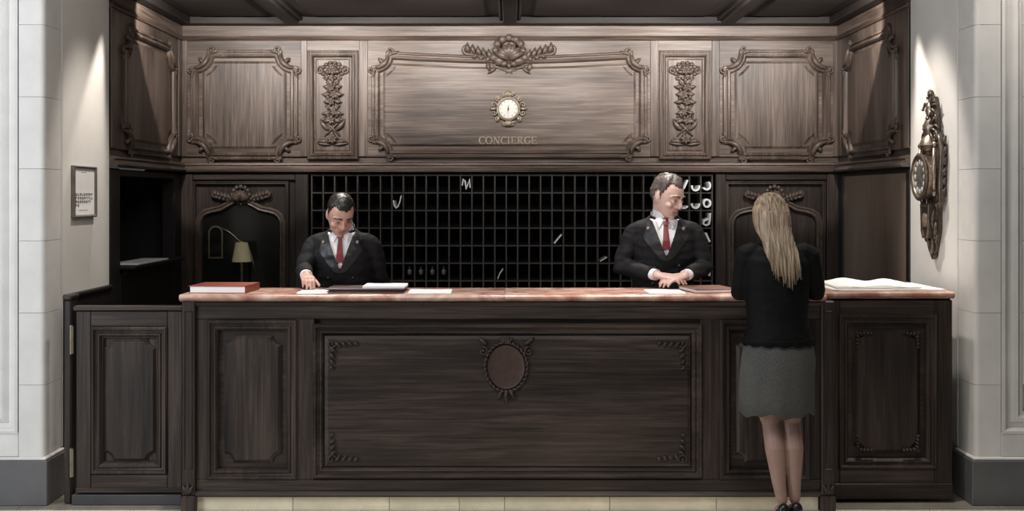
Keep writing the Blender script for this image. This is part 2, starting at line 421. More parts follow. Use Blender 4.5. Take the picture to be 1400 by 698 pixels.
# alcove: ceiling ---------------------------------------------------------
ce = struct(build(MB().box(-W2-.3, W2+.3, YO-.1, YB+.4, ZC+.05, ZC+.2), 'ceiling', 'ceil_x'))
def cb(nm, x0, x1, y0, y1, z0=ZC-.012, z1=ZC+.051, b=.008, mt='ceil_y'): return build(MB().box(x0, x1, y0, y1, z0, z1, b), nm, mt, ce)
for bx_ in (-1.70, 0, 1.70):
    cb('ceiling_beam', bx_-.055, bx_+.055, YO-.08, YB-.09)
    for s in (-1, 1): cb('beam_moulding', bx_+s*.056, bx_+s*.085, YO-.08, YB-.09, ZC+.012, ZC+.051, .01)
cb('ceiling_border', -W2, W2, YB-.09, YB, mt='ceil_x')
for s in (-1, 1): cb('ceiling_border', s*(W2-.09), s*W2, YO-.08, YB-.091)
xs = [-W2+.09, -1.79, -1.61, -.09, .09, 1.61, 1.79, W2-.09]
for i in range(0, 8, 2):
    x0, x1 = xs[i]+.006, xs[i+1]-.006
    mb = MB(); field(mb, rect(x0+.07, YO, x1-.07, YB-.16), frame((0, 0, ZC+.05), (1, 0, 0), (0, 1, 0)) if 0 else (lambda u, v, h=0: V((u, v, ZC+.05-h))), .014)
    build(mb, 'coffer_panel', 'ceil_x', ce)
hd = struct(build(MB().box(-W2-.3, W2+.3, YO-.11, YO-.08, 3.0, 4.0), 'wall_header', 'stone_l'))

# alcove: panelled walls
wb = struct(build(MB().box(-W2-.3, W2+.3, YB+.02, YB+.06, ZU, ZC+.05), 'wall_back', 'wood_x'))
frB = frame((0, YB, 0), (1, 0, 0), (0, 0, 1))
frL = frame((-W2, 0, 0), (0, 1, 0), (0, 0, 1))
frR = frame((W2, 0, 0), (0, -1, 0), (0, 0, 1))
wal = struct(build(MB().box(-W2-.3, -W2-.02, YO, YB+.02, ZU, ZC+.05), 'wall_alcove_left', 'wood_y'))
war = struct(build(MB().box(W2+.02, W2+.3, YO, YB+.02, ZU, ZC+.05), 'wall_alcove_right', 'wood_y'))
def pbox(fr, u0, u1, v0, v1, h0, h1, nm, mt, par, b=.004):
    a = fr(u0, v0, h0); c = fr(u1, v1, h1)
    return build(MB().box(a.x, c.x, a.y, c.y, a.z, c.z, b), nm, mt, par)
zc0 = Z(52, YB)          # underside of the frieze
zb0 = Z(220, YB)
def mould_run(fr, u0, u1, v, prof, nm, mt, par):
    mb = MB(); sweep(mb, [(u0, v), (u1, v)], prof, fr, closed=False); return build(mb, nm, mt, par, smooth=30)
CORN = [(-.02, -.018), (-.02, .014), (-.008, .024), (.004, .018), (.010, .010), (.018, .008), (.018, -.018)]
BASE = [(-.040, -.018), (-.040, .045), (-.026, .050), (-.010, .030), (.004, .024), (.016, .034), (.028, .030), (.036, .006), (.036, -.018)]
def stile(fr, u0, u1, par, mt='wood_z', h=0): pbox(fr, u0, u1, zb0+.035, zc0-.018, -.018, h, 'stile', mt, par)
def scroll_corner(mb, fr, cu, cv, su, sv, r):
    """rococo scrolls sitting outside a bitten-out corner; su, sv point away from the panel"""
    A = (cu, cv-sv*r); B = (cu-su*r, cv)
    # arched leaf between the two ends
    P = []; 
    for i in range(13):
        t = i/12; a = PI/2*t
        u = cu-su*(r*.86)*math.sin(a); v = cv-sv*(r*.86)*math.cos(a)
        P.append(fr(u, v, .016+.014*math.sin(PI*t)))
    mb.tube(P, [.010+.012*math.sin(PI*i/12) for i in range(13)], 7)
    for (pu, pv), a0, sg in ((A, math.atan2(-sv, 0.0), 1), (B, math.atan2(0, -su), -1)):
        ou, ov = (su*.035, sv*.0) if (pu, pv) == A else (0, sv*.035)
        c = (pu+ou, pv+ov)
        spiral(mb, fr, c, .030, math.atan2(pv-c[1], pu-c[0]), 1.1, .010, sg*su*sv, .014, 18)
        d = math.atan2(cv-pv, cu-pu)
        leaf(mb, fr, (pu+ou*.4, pv+ov*.4), math.atan2(-sv if (pu, pv) == A else 0, -su if (pu, pv) == B else 0), .075, .013, .018, .3*sg*su*sv)
    leaf(mb, fr, (cu-su*r*.62, cv-sv*r*.62), math.atan2(sv, su), .07, .016, .022)
    mb.ell(fr(cu-su*r*.35, cv-sv*r*.35, .012), (.018, .018, .018), 8, 5)
def rococo_panel(fr, u0, v0, u1, v1, r, par, fmat, mmat='wood_z', sag=0, crest=None):
    path = notched(u0, v0, u1, v1, r, 7, sag)
    mb = MB(); sweep(mb, path, MOULD, fr); build(mb, 'panel_moulding', mmat, par, smooth=35)
    inn = inset(path, .045)
    mb = MB(); field(mb, inn, lambda a, b, h=0: fr(a, b, h-.018), .028, .03, .016); p = build(mb, 'panel_field', fmat, par)
    for su, cu in ((-1, u0), (1, u1)):
        for sv, cv in ((-1, v0), (1, v1)):
            m2 = MB(); scroll_corner(m2, fr, cu, cv, su, sv, r); build(m2, 'corner_scroll', 'carve', par, smooth='all')
    return p
bx_ = lambda p: X(p, YB)
bz_ = lambda p: Z(p, YB)
# back wall frame of rails and stiles
pbox(frB, -W2, W2, zc0, ZC-.013, -.018, .006, 'frieze_board', 'wood_x', wb)
mould_run(frB, -W2, W2, zc0, CORN, 'cornice_moulding', 'wood_x', wb)
mould_run(frB, -W2, W2, Z(228, YB), BASE, 'base_moulding', 'wood_x', wb)
edges = [248, 258, 412, 420, 490, 503, 890, 900, 972, 984, 1140, 1145]
for a, b in ((248, 256), (411, 420), (491, 503), (889, 900), (973, 984), (1139, 1146)): stile(frB, bx_(a), bx_(b), wb, h=.004)
for a, b in ((256, 411), (420, 491), (503, 889), (900, 973), (984, 1139)):
    pbox(frB, bx_(a), bx_(b), zb0+.035, zc0-.018, -.018, 0, 'panel_ground', 'wood_x', wb, 0)
rococo_panel(frB, bx_(267), bz_(213), bx_(402), bz_(74), .125, wb, 'wood_z')
rococo_panel(frB, bx_(994), bz_(213), bx_(1129), bz_(74), .125, wb, 'wood_z')
rococo_panel(frB, bx_(514), bz_(210), bx_(879), bz_(76), .11, wb, 'wood_x', 'wood_x', sag=.035)
# crest over the centre panel
def crest(fr, c, s, par, mat='carve'):
    mb = MB(); fs = lambda a, b, h=0: fr(c[0]+a*s, c[1]+b*s, h*s)
    mb.tube([fs(.098*math.cos(t), .012+.10*math.sin(t), .03) for t in [PI*(-.25+1.5*i/24) for i in range(25)]], [(.016+.006*math.sin(i*1.9))*s for i in range(25)], 8)
    shell(mb, fs, (0, -.05), .135, 7, 25, 155, .06, .030)
    for t in range(7):
        a = PI*(.02+.96*t/6); mb.ell(fs(.108*math.cos(a), .012+.108*math.sin(a), .035), (.030*s, .026*s, .030*s), 9, 6)
    mb.ell(fs(0, -.01, .03), (.055*s, .045*s, .055*s), 10, 7)
    for sg in (-1, 1):
        mb.ell(fs(sg*.078, -.060, .03), (.045*s, .036*s, .040*s), 12, 8); mb.ell(fs(sg*.040, -.085, .025), (.030*s, .028*s, .024*s), 10, 7)
        mb.ell(fs(sg*.125, -.035, .03), (.034*s, .028*s, .028*s), 10, 7)
        spiral(mb, fs, (sg*.33, .03), .038, -PI/2, 1.2, .015, sg, .02, tail=(sg*.15, -.035))
        for k in range(5): leaf(mb, fs, (sg*(.13+.045*k), -.045+.012*k), PI/2-sg*(.9-.05*k), .085, .019, .03, sg*.5)
        for k in range(3): leaf(mb, fs, (sg*(.15+.05*k), -.03+.012*k), -PI/2+sg*(.6), .055, .016, .025, sg*.3)
    mb.ell(fs(0, -.10, .02), (.020*s, .022*s, .022*s), 9, 6)
    return build(mb, 'carved_crest', mat, par, smooth='all')
crest(frB, (bx_(696), bz_(73)), 1.0, wb)
# low relief ribbons on the field under the crest
mb = MB()
for sg in (-1, 1):
    mb.tube([frB(bx_(696)+sg*(.16-.02*i-.001*i*i), bz_(86)-.012*i, .013) for i in range(8)], [.004+.006*math.sin(PI*i/7) for i in range(8)], 6)
    leaf(mb, frB, (bx_(696)+sg*.17, bz_(86)), -PI/2-sg*.2, .07, .018, .02)
    leaf(mb, frB, (bx_(696)+sg*.10, bz_(92)), -PI/2+sg*.9, .09, .014, .02)
build(mb, 'relief_ribbon', 'wood_x', wb, smooth='all')
# narrow carved panels
def carved_panel(u0, v0, u1, v1, flip):
    mb = MB(); sweep(mb, rect(u0, v0, u1, v1), scale_prof(MOULD, .85, .9), frB); build(mb, 'panel_moulding', 'wood_z', wb, smooth=35)
    mb = MB(); field(mb, rect(u0+.035, v0+.035, u1-.035, v1-.035), lambda a, b, h=0: frB(a, b, h-.018), .024, .012, .006); build(mb, 'panel_field', 'wood_z', wb)
    c = (u0+u1)/2; t = v1; mb = MB(); f = lambda a, b, h=0: frB(c+a, t+b, h+.004)
    # shell cartouche
    shell(mb, f, (0, -.15), .072, 7, 10, 170, .020, .016)
    for q in range(14):
        a = 2*PI*q/14; mb.ell(f(.082*math.cos(a), -.13+.062*math.sin(a), .008), (.019, .014, .016), 8, 5)
    rosette(mb, f, (0, -.13), .045, 7, .03)
    for sg in (-1, 1):
        spiral(mb, f, (sg*.095, -.13), .032, PI/2, 1.1, .009, -sg, .012, 16)
        spiral(mb, f, (sg*.06, -.185), .022, PI/2, 1.1, .008, sg, .012, 16)
    leaf(mb, f, (0, -.18), -PI/2, .06, .014, .02)
    # hanging ribbon and flowers
    for i, (yy, rr) in enumerate(((-.265, .040), (-.32, .045), (-.375, .038), (-.46, .034), (-.52, .042))):
        rosette(mb, f, ((.012 if (i+flip) % 2 else -.012), yy), rr, 6, .02)
        for sg in (-1, 1):
            leaf(mb, f, (sg*.014, yy+.01), -PI/2+sg*(1.25-.1*i), .062+.014*((i+flip) % 2), .017, .020, sg*.35); mb.ell(f(sg*(.040+.006*i), yy-.030, .008), (.011, .011, .011), 7, 5)
            leaf(mb, f, (sg*.02, yy+.02), PI/2-sg*1.0, .055, .011, .016, sg*.5)
    mb.tube([f(.008*math.sin(i*.9), -.22-.024*i, .008) for i in range(18)], .005, 6)
    # crossed trophies and base scrolls
    for sg in (-1, 1):
        mb.tube([f(-sg*.060, -.645, .01), f(0, -.585, .016), f(sg*.070, -.52, .010)], [.006, .009, .004], 6)
        mb.ell(f(sg*.072, -.515, .010), (.014, .010, .012), 8, 5)
        leaf(mb, f, (sg*.02, -.60), PI/2-sg*1.1, .12, .018, .02, sg*.4)
        spiral(mb, f, (sg*.075, -.685), .030, PI, 1.2, .010, sg, .012, 16, tail=(0, -.70))
        leaf(mb, f, (sg*.03, -.70), PI/2-sg*.9, .09, .016, .02, -sg*.6)
        leaf(mb, f, (sg*.01, -.715), PI/2-sg*1.45, .12, .012, .016)
    rosette(mb, f, (0, -.67), .045, 7, .025)
    build(mb, 'carved_drop', 'carve', wb, smooth='all')
carved_panel(bx_(425), bz_(213), bx_(485), bz_(74), 0)
carved_panel(bx_(906), bz_(213), bx_(967), bz_(74), 1)
# side walls, upper
for fr, par, u0, u1, s in ((frL, wal, YO, YB, -1), (frR, war, -YB, -YO, 1)):
    pbox(fr, u0, u1, zc0, ZC-.013, -.018, .006, 'frieze_board', 'wood_y', par)
    mould_run(fr, u0, u1, zc0, CORN, 'cornice_moulding', 'wood_y', par)
    mould_run(fr, u0, u1, Z(228, YB), BASE, 'base_moulding', 'wood_y', par)
    pbox(fr, u0, u1, zb0+.035, zc0-.018, -.018, 0, 'panel_ground', 'wood_z', par, 0)
    for a, b in ((u0, u0+.10), (u1-.10, u1)): stile(fr, a, b, par, h=.005)
    rococo_panel(fr, u0+.25, bz_(213), u1-.25, bz_(74), .14, par, 'wood_z')

# lower zone of the alcove ------------------------------------------------
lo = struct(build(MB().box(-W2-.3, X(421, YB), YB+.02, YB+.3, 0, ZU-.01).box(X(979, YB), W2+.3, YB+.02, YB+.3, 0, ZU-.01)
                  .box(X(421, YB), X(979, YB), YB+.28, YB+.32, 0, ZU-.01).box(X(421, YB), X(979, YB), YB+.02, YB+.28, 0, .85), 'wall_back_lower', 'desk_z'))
def lb(u0, u1, z0, z1, h0, h1, nm, mt='desk_z', fr=frB, par=None, b=.005): return pbox(fr, u0, u1, z0, z1, h0, h1, nm, mt, par or lo, b)
for a, b in ((248, 264), (404, 422), (978, 992), (1130, 1146)): lb(bx_(a), bx_(b), 0, ZU-.045, -.018, .02, 'pilaster')
for a, b in ((264, 404), (992, 1130)): lb(bx_(a), bx_(b), Z(246, YB), ZU-.045, -.018, .014, 'top_rail', 'desk_x')
def arch_path(u0, u1, vb, vs, vt):
    """bracket arch, counter-clockwise"""
    c = (u0+u1)/2; w_ = u1-u0; P = [(u0, vb), (u1, vb), (u1, vs)]
    pts = [(.97, .25), (.92, .42), (.84, .52), (.74, .60), (.66, .78), (.58, .95), (.5, 1.0)]
    for a, t in pts: P.append((u0+w_*a, vs+(vt-vs)*t))
    for a, t in pts[-2::-1]: P.append((u0+w_*(1-a), vs+(vt-vs)*t))
    P.append((u0, vs)); return P
for a, b, c in ((272, 386, 330), (1000, 1120, 1058)):
    path = arch_path(bx_(a), bx_(b), .95, bz_(302), bz_(274))
    mb = MB(); sweep(mb, path, scale_prof(MOULD, .8, .9), frB); build(mb, 'arch_moulding', 'carve', lo, smooth=35)
    mb = MB(); mb.prism(inset(path, .03), frB, -.019, -.008); build(mb, 'arch_pane', 'mirror' if a < 500 else 'desk_z', lo)
    crest(frB, (bx_(c), bz_(268)), .62, lo, 'carve')
    mb = MB(); sweep(mb, rect(bx_(a)-.035, .9, bx_(b)+.035, Z(250, YB)), scale_prof(MOULD, .45), frB); build(mb, 'panel_moulding', 'desk_z', lo, smooth=35)

# left lower side wall: recess with a writing ledge
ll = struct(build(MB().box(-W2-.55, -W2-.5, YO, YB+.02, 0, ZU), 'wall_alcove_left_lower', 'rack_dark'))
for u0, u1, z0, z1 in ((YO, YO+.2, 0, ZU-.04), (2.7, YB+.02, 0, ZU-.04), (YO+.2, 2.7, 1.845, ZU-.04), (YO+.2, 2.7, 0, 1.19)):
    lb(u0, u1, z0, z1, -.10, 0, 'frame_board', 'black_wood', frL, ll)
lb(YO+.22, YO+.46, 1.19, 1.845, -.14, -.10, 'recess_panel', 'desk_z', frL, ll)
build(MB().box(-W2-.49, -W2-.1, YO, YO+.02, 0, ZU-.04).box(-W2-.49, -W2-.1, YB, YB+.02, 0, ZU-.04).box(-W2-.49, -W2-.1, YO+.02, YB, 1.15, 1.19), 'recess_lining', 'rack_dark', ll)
build(MB().box(-W2-.25, -W2+.10, YO+.19, 2.62, 1.228, 1.25, .004).box(-W2+.001, -W2+.03, YO+.24, 2.55, 1.19, 1.227), 'ledge', 'black_wood', ll)
tag(build(MB().box(-W2-.10, -W2+.09, 1.50, 2.22, 1.251, 1.262, .002), 'paper_stack', 'paper'), 'thin stack of white paper on the dark ledge of the side recess', 'paper')
# right lower side wall: plain lamplit brown door panel
lr = struct(build(MB().box(W2+.02, W2+.3, YO, YB+.02, 0, ZU-.001), 'wall_alcove_right_lower', 'black_wood'))
for u0, u1 in ((-YB, -YB+.14), (-YO-.07, -YO)): lb(u0, u1, 0, ZU-.045, -.019, 0, 'stile', 'black_wood', frR, lr)
lb(-YB+.14, -YO-.07, 1.87, ZU-.045, -.019, 0, 'top_rail', 'black_wood', frR, lr)
M['door_lamplit'] = wood('lamplit brown door panel', (.135, .098, .074), (.185, .136, .103), (.225, .17, .13), 'z')  # wood made lighter: warm lamplight on the panel is put into its colour
lb(-YB+.15, -YO-.075, .1, 1.868, -.019, -.006, 'door_panel', 'door_lamplit', frR, lr)

# ================================================================== THINGS
# pigeonhole rack -----------------------------------------------------------
RX0, RX1 = X(424.5, YB), X(975.5, YB); RY0, RY1 = YB-.002, YB+.262
rk = empty('pigeonhole_rack', ((RX0+RX1)/2, RY1, .86)); tag(rk, 'dark wooden key and letter rack of square pigeonholes behind the counter', 'letter rack')
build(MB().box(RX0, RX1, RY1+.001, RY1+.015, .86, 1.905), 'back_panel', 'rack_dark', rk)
NC = 35; cw = (RX1-RX0-.02)/NC; rz = [Z(239.5+24.05*i, YB) for i in range(8)]
RXA = RX0+.01
dv = None
for i in range(NC+1):
    x = RXA+cw*i; th = .0065
    if dv is None: dv = build(MB().box(x-th, x+th, RY0, RY1, rz[-1]-.01, rz[0]+.01, .002), 'divider', 'rack', rk)
    else: copy_piece(dv, 'divider', rk, (x, (RY0+RY1)/2, rz[-1]-.01))
for z in rz: build(MB().box(RX0+.003, RX1-.003, RY0-.001, RY1, z-.006, z+.006, .002), 'shelf', 'rack', rk)
def cell(col, row):  # centre bottom of a pigeonhole
    return RXA+cw*(col+.5), rz[row+1]+.0065
def col_of(px): return int((X(px, YB)-RXA)/cw)
# folded letters standing in the pigeonholes
def bent_sheet(pts, y0, y1, th=.0042):
    """cross section polyline (x,z) extruded in y"""
    mb = MB(); P = []
    for i, p in enumerate(pts):
        a = V(pts[max(i-1, 0)]); b = V(pts[min(i+1, len(pts)-1)]); d = (b-a).normalized(); P.append((V(p), V((-d.y, d.x))*th))
    rings = [[V((p.x-n.x, y0, p.y-n.y)), V((p.x+n.x, y0, p.y+n.y)), V((p.x+n.x, y1, p.y+n.y)), V((p.x-n.x, y1, p.y-n.y))] for p, n in P]
    return mb.loft(rings)
def put(mbpts, c, r, nm, label, mat='paper', y0=None, y1=None, group=None, cat='letter'):
    x, z = cell(c, r); th = .0068 if 'curled' in nm else .0042; mb = bent_sheet([(x+a*(.78 if 'curled' in nm else .86), z+.008+b*.87) for a, b in mbpts], y0 or RY0-.02, y1 or RY1-.03, th)
    return tag(build(mb, nm, mat, smooth=50), label, cat, group)
put([(-.036, .075), (-.030, .03), (-.012, .004), (.004, .018), (.022, .06), (.036, .118)], col_of(540), 1, 'folded_letter', 'white folded letter with one tall corner in a pigeonhole near the bowed clerk')
put([(-.036, .05), (-.024, .114), (-.010, .09), (.002, .01), (.012, .05), (.030, .112), (.037, .03)], col_of(632), 0, 'folded_letter', 'white zigzag folded letter in the top row of pigeonholes')
put([(-.034, .004), (.034, .085)], col_of(759), 3, 'envelope', 'slim white envelope leaning slantwise in a pigeonhole', cat='envelope')
put([(-.026, .002), (-.008, .05), (.022, .094)], col_of(682), 5, 'envelope', 'dim shaded envelope leaning in a low pigeonhole', 'paper_shaded', cat='envelope')
put([(-.034, .003), (.030, .040)], col_of(822), 4, 'envelope', 'low shaded envelope lying slantwise in a pigeonhole near the tall clerk', 'paper_shaded', cat='envelope')
def arc(r, a0, a1, cx, cz, n=14, sx=1): return [(cx+sx*r*math.cos(math.radians(a0+(a1-a0)*i/n)), cz+r*math.sin(math.radians(a0+(a1-a0)*i/n))) for i in range(n+1)]
C0 = NC-1
roll = 'curled newspapers in the pigeonholes'
for c, r, pts, lb_ in (
    (C0-1, 0, arc(.037, 165, 375, 0, .042), 'white newspaper curled to an open U in the top pigeonhole row'),
    (C0, 0, arc(.036, 60, -150, -.004, .050), 'white newspaper curled like a hook at the end of the top row'),
    (C0-2, 0, [(-.03, .004), (.0, .03), (.036, .10)], 'white newspaper sloping up beside the U-shaped roll, top row'),
    (C0-1, 1, arc(.037, 170, 370, 0, .042), 'white newspaper curled to an open U in the second pigeonhole row'),
    (C0, 1, arc(.034, 80, 430, 0, .050), 'white newspaper rolled to a closed ring in the second row'),
    (C0-2, 1, arc(.040, 190, 330, 0, .045), 'white newspaper in a shallow curve left of the second-row U roll'),
    (C0, 2, [(.030, .12), (.028, .06), (.02, .02), (-.01, .010), (-.036, .022)]+[(-.03, .05), (-.005, .06), (.016, .07)], 'white newspaper folded like a hook in the third row'),
    (C0, 3, [(-.012, .10), (.006, .06), (.028, .02)], 'white paper leaning in the last pigeonhole of the fourth row'),
    (C0, 4, arc(.030, 100, -60, -.004, .055), 'shaded paper bent to a bow in the fifth row'),
    (C0, 5, arc(.030, 110, -40, -.004, .05), 'dim shaded paper bent to a bow in the lowest row in view')):
    put(pts, c, r, 'curled_newspaper', lb_, 'paper' if r < 4 else 'paper_shaded', y0=RY0-.03, cat='newspaper', group=roll)
for i, p in enumerate((561, 577, 593, 609)):
    x, z = cell(col_of(p), 5); mb = MB()
    mb.ell((x, RY0+.05, z+.062), (.020, .008, .026), 8, 6); mb.box(x-.004, x+.004, RY0+.045, RY0+.055, z+.085, z+.110)
    tag(build(mb, 'key_fob', 'fob', smooth='all'), 'dim grey key fob hanging in a row of four in the low pigeonholes', 'key fob', 'row of four key fobs')

# back cabinet under the rack and the small lamp
bc = empty('back_cabinet', (0, YB-.14, 0)); tag(bc, 'low black cabinet along the back wall under the letter rack', 'cabinet')
build(MB().box(-2.45, 2.3, YB-.24, YB-.03, 0, .80), 'body', 'black_wood', bc); build(MB().box(-2.47, 2.32, YB-.26, YB-.03, .801, .83, .005), 'top', 'black_wood', bc)
LX, LY = X(330, YB-.15), YB-.14
la = empty('table_lamp', (LX, LY, .831)); tag(la, 'small table lamp with pale yellow shade in front of the arched mirror', 'lamp')
fz = lambda z0: (lambda a, b, h=0: V((LX+a, LY+b, z0+h)))
build(MB().lathe([(.055, 0), (.055, .012), (.02, .03), (.012, .06), (.012, .30), (.018, .31), (.010, .37)], fz(.831), 20), 'lamp_stem', 'brass', la, smooth=40)
build(MB().lathe([(.073, 0), (.073, .012), (.047, .150), (.044, .150), (.068, .010), (.068, 0)], fz(1.205), 28), 'lamp_shade', 'lamp_shade', la, smooth=40)
# slim gilt arched frame standing against the mirror, and its companion curved arm
mb = MB(); u0, u1, v0, v1 = bx_(286), bx_(304), bz_(352), bz_(318)
P = [(u0, v0), (u1, v0), (u1, v1)]+[((u0+u1)/2+(u1-u0)/2*math.cos(PI*i/10), v1+.05*math.sin(PI*i/10)) for i in range(1, 10)]+[(u0, v1)]
sweep(mb, P, [(-.006, .0), (-.006, .012), (.006, .012), (.006, 0)], lambda a, b, h=0: frB(a, b, h-.004))
build(mb, 'mirror_inner_frame', 'brass', lo, smooth=35)
mb = MB(); mb.tube([frB(bx_(a), bz_(b), .005) for a, b in ((304, 312), (312, 316), (320, 322), (327, 329), (333, 331), (339, 336), (343, 347), (346, 358), (350, 372))], .008, 6)
build(mb, 'mirror_inner_frame', 'brass', lo, smooth='all')

# gilt clock on the centre panel -------------------------------------------
CX_, CZ_ = bx_(695), bz_(149)
gc = empty('wall_clock', (CX_, YB-.012, CZ_)); tag(gc, 'small round clock with white dial in a pierced gilt frame on the wood panelling', 'clock')
fc = lambda a, b, h=0: frB(CX_+a, CZ_+b, h+.0125)
mb = MB(); mb.lathe([(.082, 0), (.095, .012), (.092, .026), (.078, .032), (.074, .02), (.074, 0)], fc, 32); build(mb, 'bezel', 'gold', gc, smooth=35)
gd = build(MB().lathe([(.075, .001), (.075, .016), (.0, .0165)], fc, 32), 'dial', 'dial', gc)
mb = MB()
for k in range(12):
    a = 2*PI*k/12; p = [(.062*math.cos(a)+d[0]*math.cos(a)-d[1]*math.sin(a), .062*math.sin(a)+d[0]*math.sin(a)+d[1]*math.cos(a)) for d in ((-.006, -.0018), (.006, -.0018), (.006, .0018), (-.006, .0018))]
    mb.prism(p, fc, .0165, .0175)
tag(build(mb, 'hour_marks', 'ink', gd), kind='stuff')
for ang, ln, wd in ((85, .036, .006), (-97, .048, .004)):
    a = math.radians(ang); mb = MB(); mb.prism([(-.01*math.cos(a)-wd*math.sin(a), -.01*math.sin(a)+wd*math.cos(a)), (-.01*math.cos(a)+wd*math.sin(a), -.01*math.sin(a)-wd*math.cos(a)), (ln*math.cos(a), ln*math.sin(a))], fc, .018, .0195)
    build(mb, 'clock_hand', 'ink', gd)
mb = MB()
for k in range(12):
    a = 2*PI*k/12+PI/12; r = .118
    spiral(mb, fc, (r*math.cos(a), r*math.sin(a)), .024, a+PI, 1.1, .0055, 1 if k % 2 else -1, .012, 12)
for k in range(8):
    a = 2*PI*k/8; leaf(mb, fc, (.092*math.cos(a), .092*math.sin(a)), a, .045 if k % 2 else .055, .012, .018)
for sg in (1, -1):
    shell(mb, fc, (0, sg*.095), .052, 5, sg*40, sg*140, .018, .009)
    for s2 in (-1, 1): spiral(mb, fc, (s2*.036, sg*.112), .016, 0, 1.1, .005, s2, .012, 12)
build(mb, 'filigree', 'gold', gc, smooth='all')

# lettering CONCIERGE --------------------------------------------------------
lt = empty('concierge_lettering', (bx_(694.5), YB-.0125, Z(197, YB))); tag(lt, 'gilt capital letters spelling CONCIERGE on the centre panel', 'lettering')
LH = .060; LWD = .046
def letter(ch, u, v):
    mb = MB(); f = lambda a, b, h=0: frB(u+a, v+b, h+.0125)
    def bar(x0, y0, x1, y1, t):
        d = V((x1-x0, y1-y0)).normalized(); n = V((-d.y, d.x))*t/2
        mb.prism([(x0+n.x, y0+n.y), (x0-n.x, y0-n.y), (x1-n.x, y1-n.y), (x1+n.x, y1+n.y)], f, 0, .004)
    def serif(x, y, w_=.018): bar(x-w_/2, y, x+w_/2, y, .004)
    def bowl(a0, a1, cx, cy, rx, ry, tk=.010, tn=.004):
        n = 18; ro = []; ri = []
        for i in range(n+1):
            a = math.radians(a0+(a1-a0)*i/n); t = tn+(tk-tn)*abs(math.cos(a))
            ro.append((cx+rx*math.cos(a), cy+ry*math.sin(a))); ri.append((cx+(rx-t)*math.cos(a), cy+(ry-t)*math.sin(a)))
        for i in range(n): mb.prism([ro[i], ro[i+1], ri[i+1], ri[i]], f, 0, .004)
    T = .009; h = LH
    if ch == 'C' or ch == 'G':
        bowl(48, 312, .028, h/2, .027, h/2+.001); bar(.046, h*.80, .046, h*.98, .004)
        if ch == 'G': bar(.045, .004, .045, h*.42, T); serif(.045, h*.42)
        else: bar(.046, .004, .046, h*.16, .003)
    if ch == 'O': bowl(0, 360, .029, h/2, .029, h/2+.001)
    if ch == 'N':
        bar(.008, 0, .008, h, .005); bar(.044, 0, .044, h, .005); bar(.008, h, .044, 0, .010); serif(.008, .002); serif(.044, h-.002); serif(.004, h-.002, .012)
    if ch == 'I': bar(.012, 0, .012, h, T); serif(.012, .002); serif(.012, h-.002)
    if ch == 'E' or ch == 'R':
        bar(.010, 0, .010, h, T); serif(.010, .002); serif(.008, h-.002, .014)
    if ch == 'E':
        bar(.01, h-.002, .040, h-.002, .004); bar(.01, .002, .042, .002, .004); bar(.01, h*.52, .034, h*.52, .004)
        bar(.040, h-.002, .040, h-.014, .004); bar(.042, .002, .042, .015, .004); bar(.034, h*.42, .034, h*.62, .004)
    if ch == 'R': bowl(90, -90, .018, h*.74, .024, h*.26); bar(.01, h-.002, .02, h-.002, .004); bar(.01, h*.49, .02, h*.49, .004); bar(.020, h*.48, .044, .001, .009); serif(.045, .002, .012)
    build(mb, 'letter', 'letter', lt)
adv = {'C': .052, 'O': .063, 'N': .057, 'I': .030, 'E': .049, 'R': .054, 'G': .056}
tot = sum(adv[c] for c in 'CONCIERGE'); u = bx_(694.5)-tot/2
for c in 'CONCIERGE': letter(c, u, Z(197, YB)); u += adv[c]

# counter ------------------------------------------------------------------------
CT = 1.179; ZP = .080
ct = empty('concierge_counter', (0, .24, 0)); tag(ct, 'long dark oak concierge counter with carved panels and red marble top', 'counter')
cx = lambda p: X(p, 0); cz = lambda p: Z(p, 0)
frC = frame((0, 0, 0), (1, 0, 0), (0, 0, 1))
YR = .18; rx = lambda p: X(p, YR)
build(MB().box(cx(252), cx(1130), .03, .44, ZP, 1.142).box(cx(1130), rx(1302), YR+.03, .62, .04, 1.142), 'carcass', 'desk_x', ct)
def cp(u0, u1, z0, z1, h0, h1, nm, mt='desk_z', fr=frC, b=.004): return pbox(fr, u0, u1, z0, z1, h0, h1, nm, mt, ct, b)
# plinth slabs of cream marble
pe = [268, 400, 532, 628, 690, 834, 980, 1120]
for a, b in zip(pe, pe[1:]): cp(cx(a)+.001, cx(b)-.001, 0, ZP, -.06, -.012, 'plinth_slab', 'kick', b=.003)
# rails and stiles
cp(cx(268), cx(1122), cz(436), cz(412), -.03, 0, 'top_rail', 'desk_x')
cp(cx(268), cx(1122), ZP, cz(655), -.03, 0, 'bottom_rail', 'desk_x')
mb = MB(); sweep(mb, [(cx(268), cz(674)), (cx(1122), cz(674))], [(-.016, -.01), (-.016, .016), (-.006, .020), (.006, .012), (.014, .008), (.014, -.01)], frC, False); build(mb, 'base_moulding', 'desk_x', ct, smooth=30)
mb = MB(); sweep(mb, [(cx(268), cz(415)), (cx(1122), cz(415))], [(-.012, -.01), (-.012, .006), (0, .014), (.010, .022), (.010, -.01)], frC, False); build(mb, 'top_moulding', 'desk_x', ct, smooth=30)
for a, b in ((268, 286), (403, 430), (958, 988), (1106, 1122)): cp(cx(a), cx(b), cz(655), cz(436), -.03, 0, 'stile')
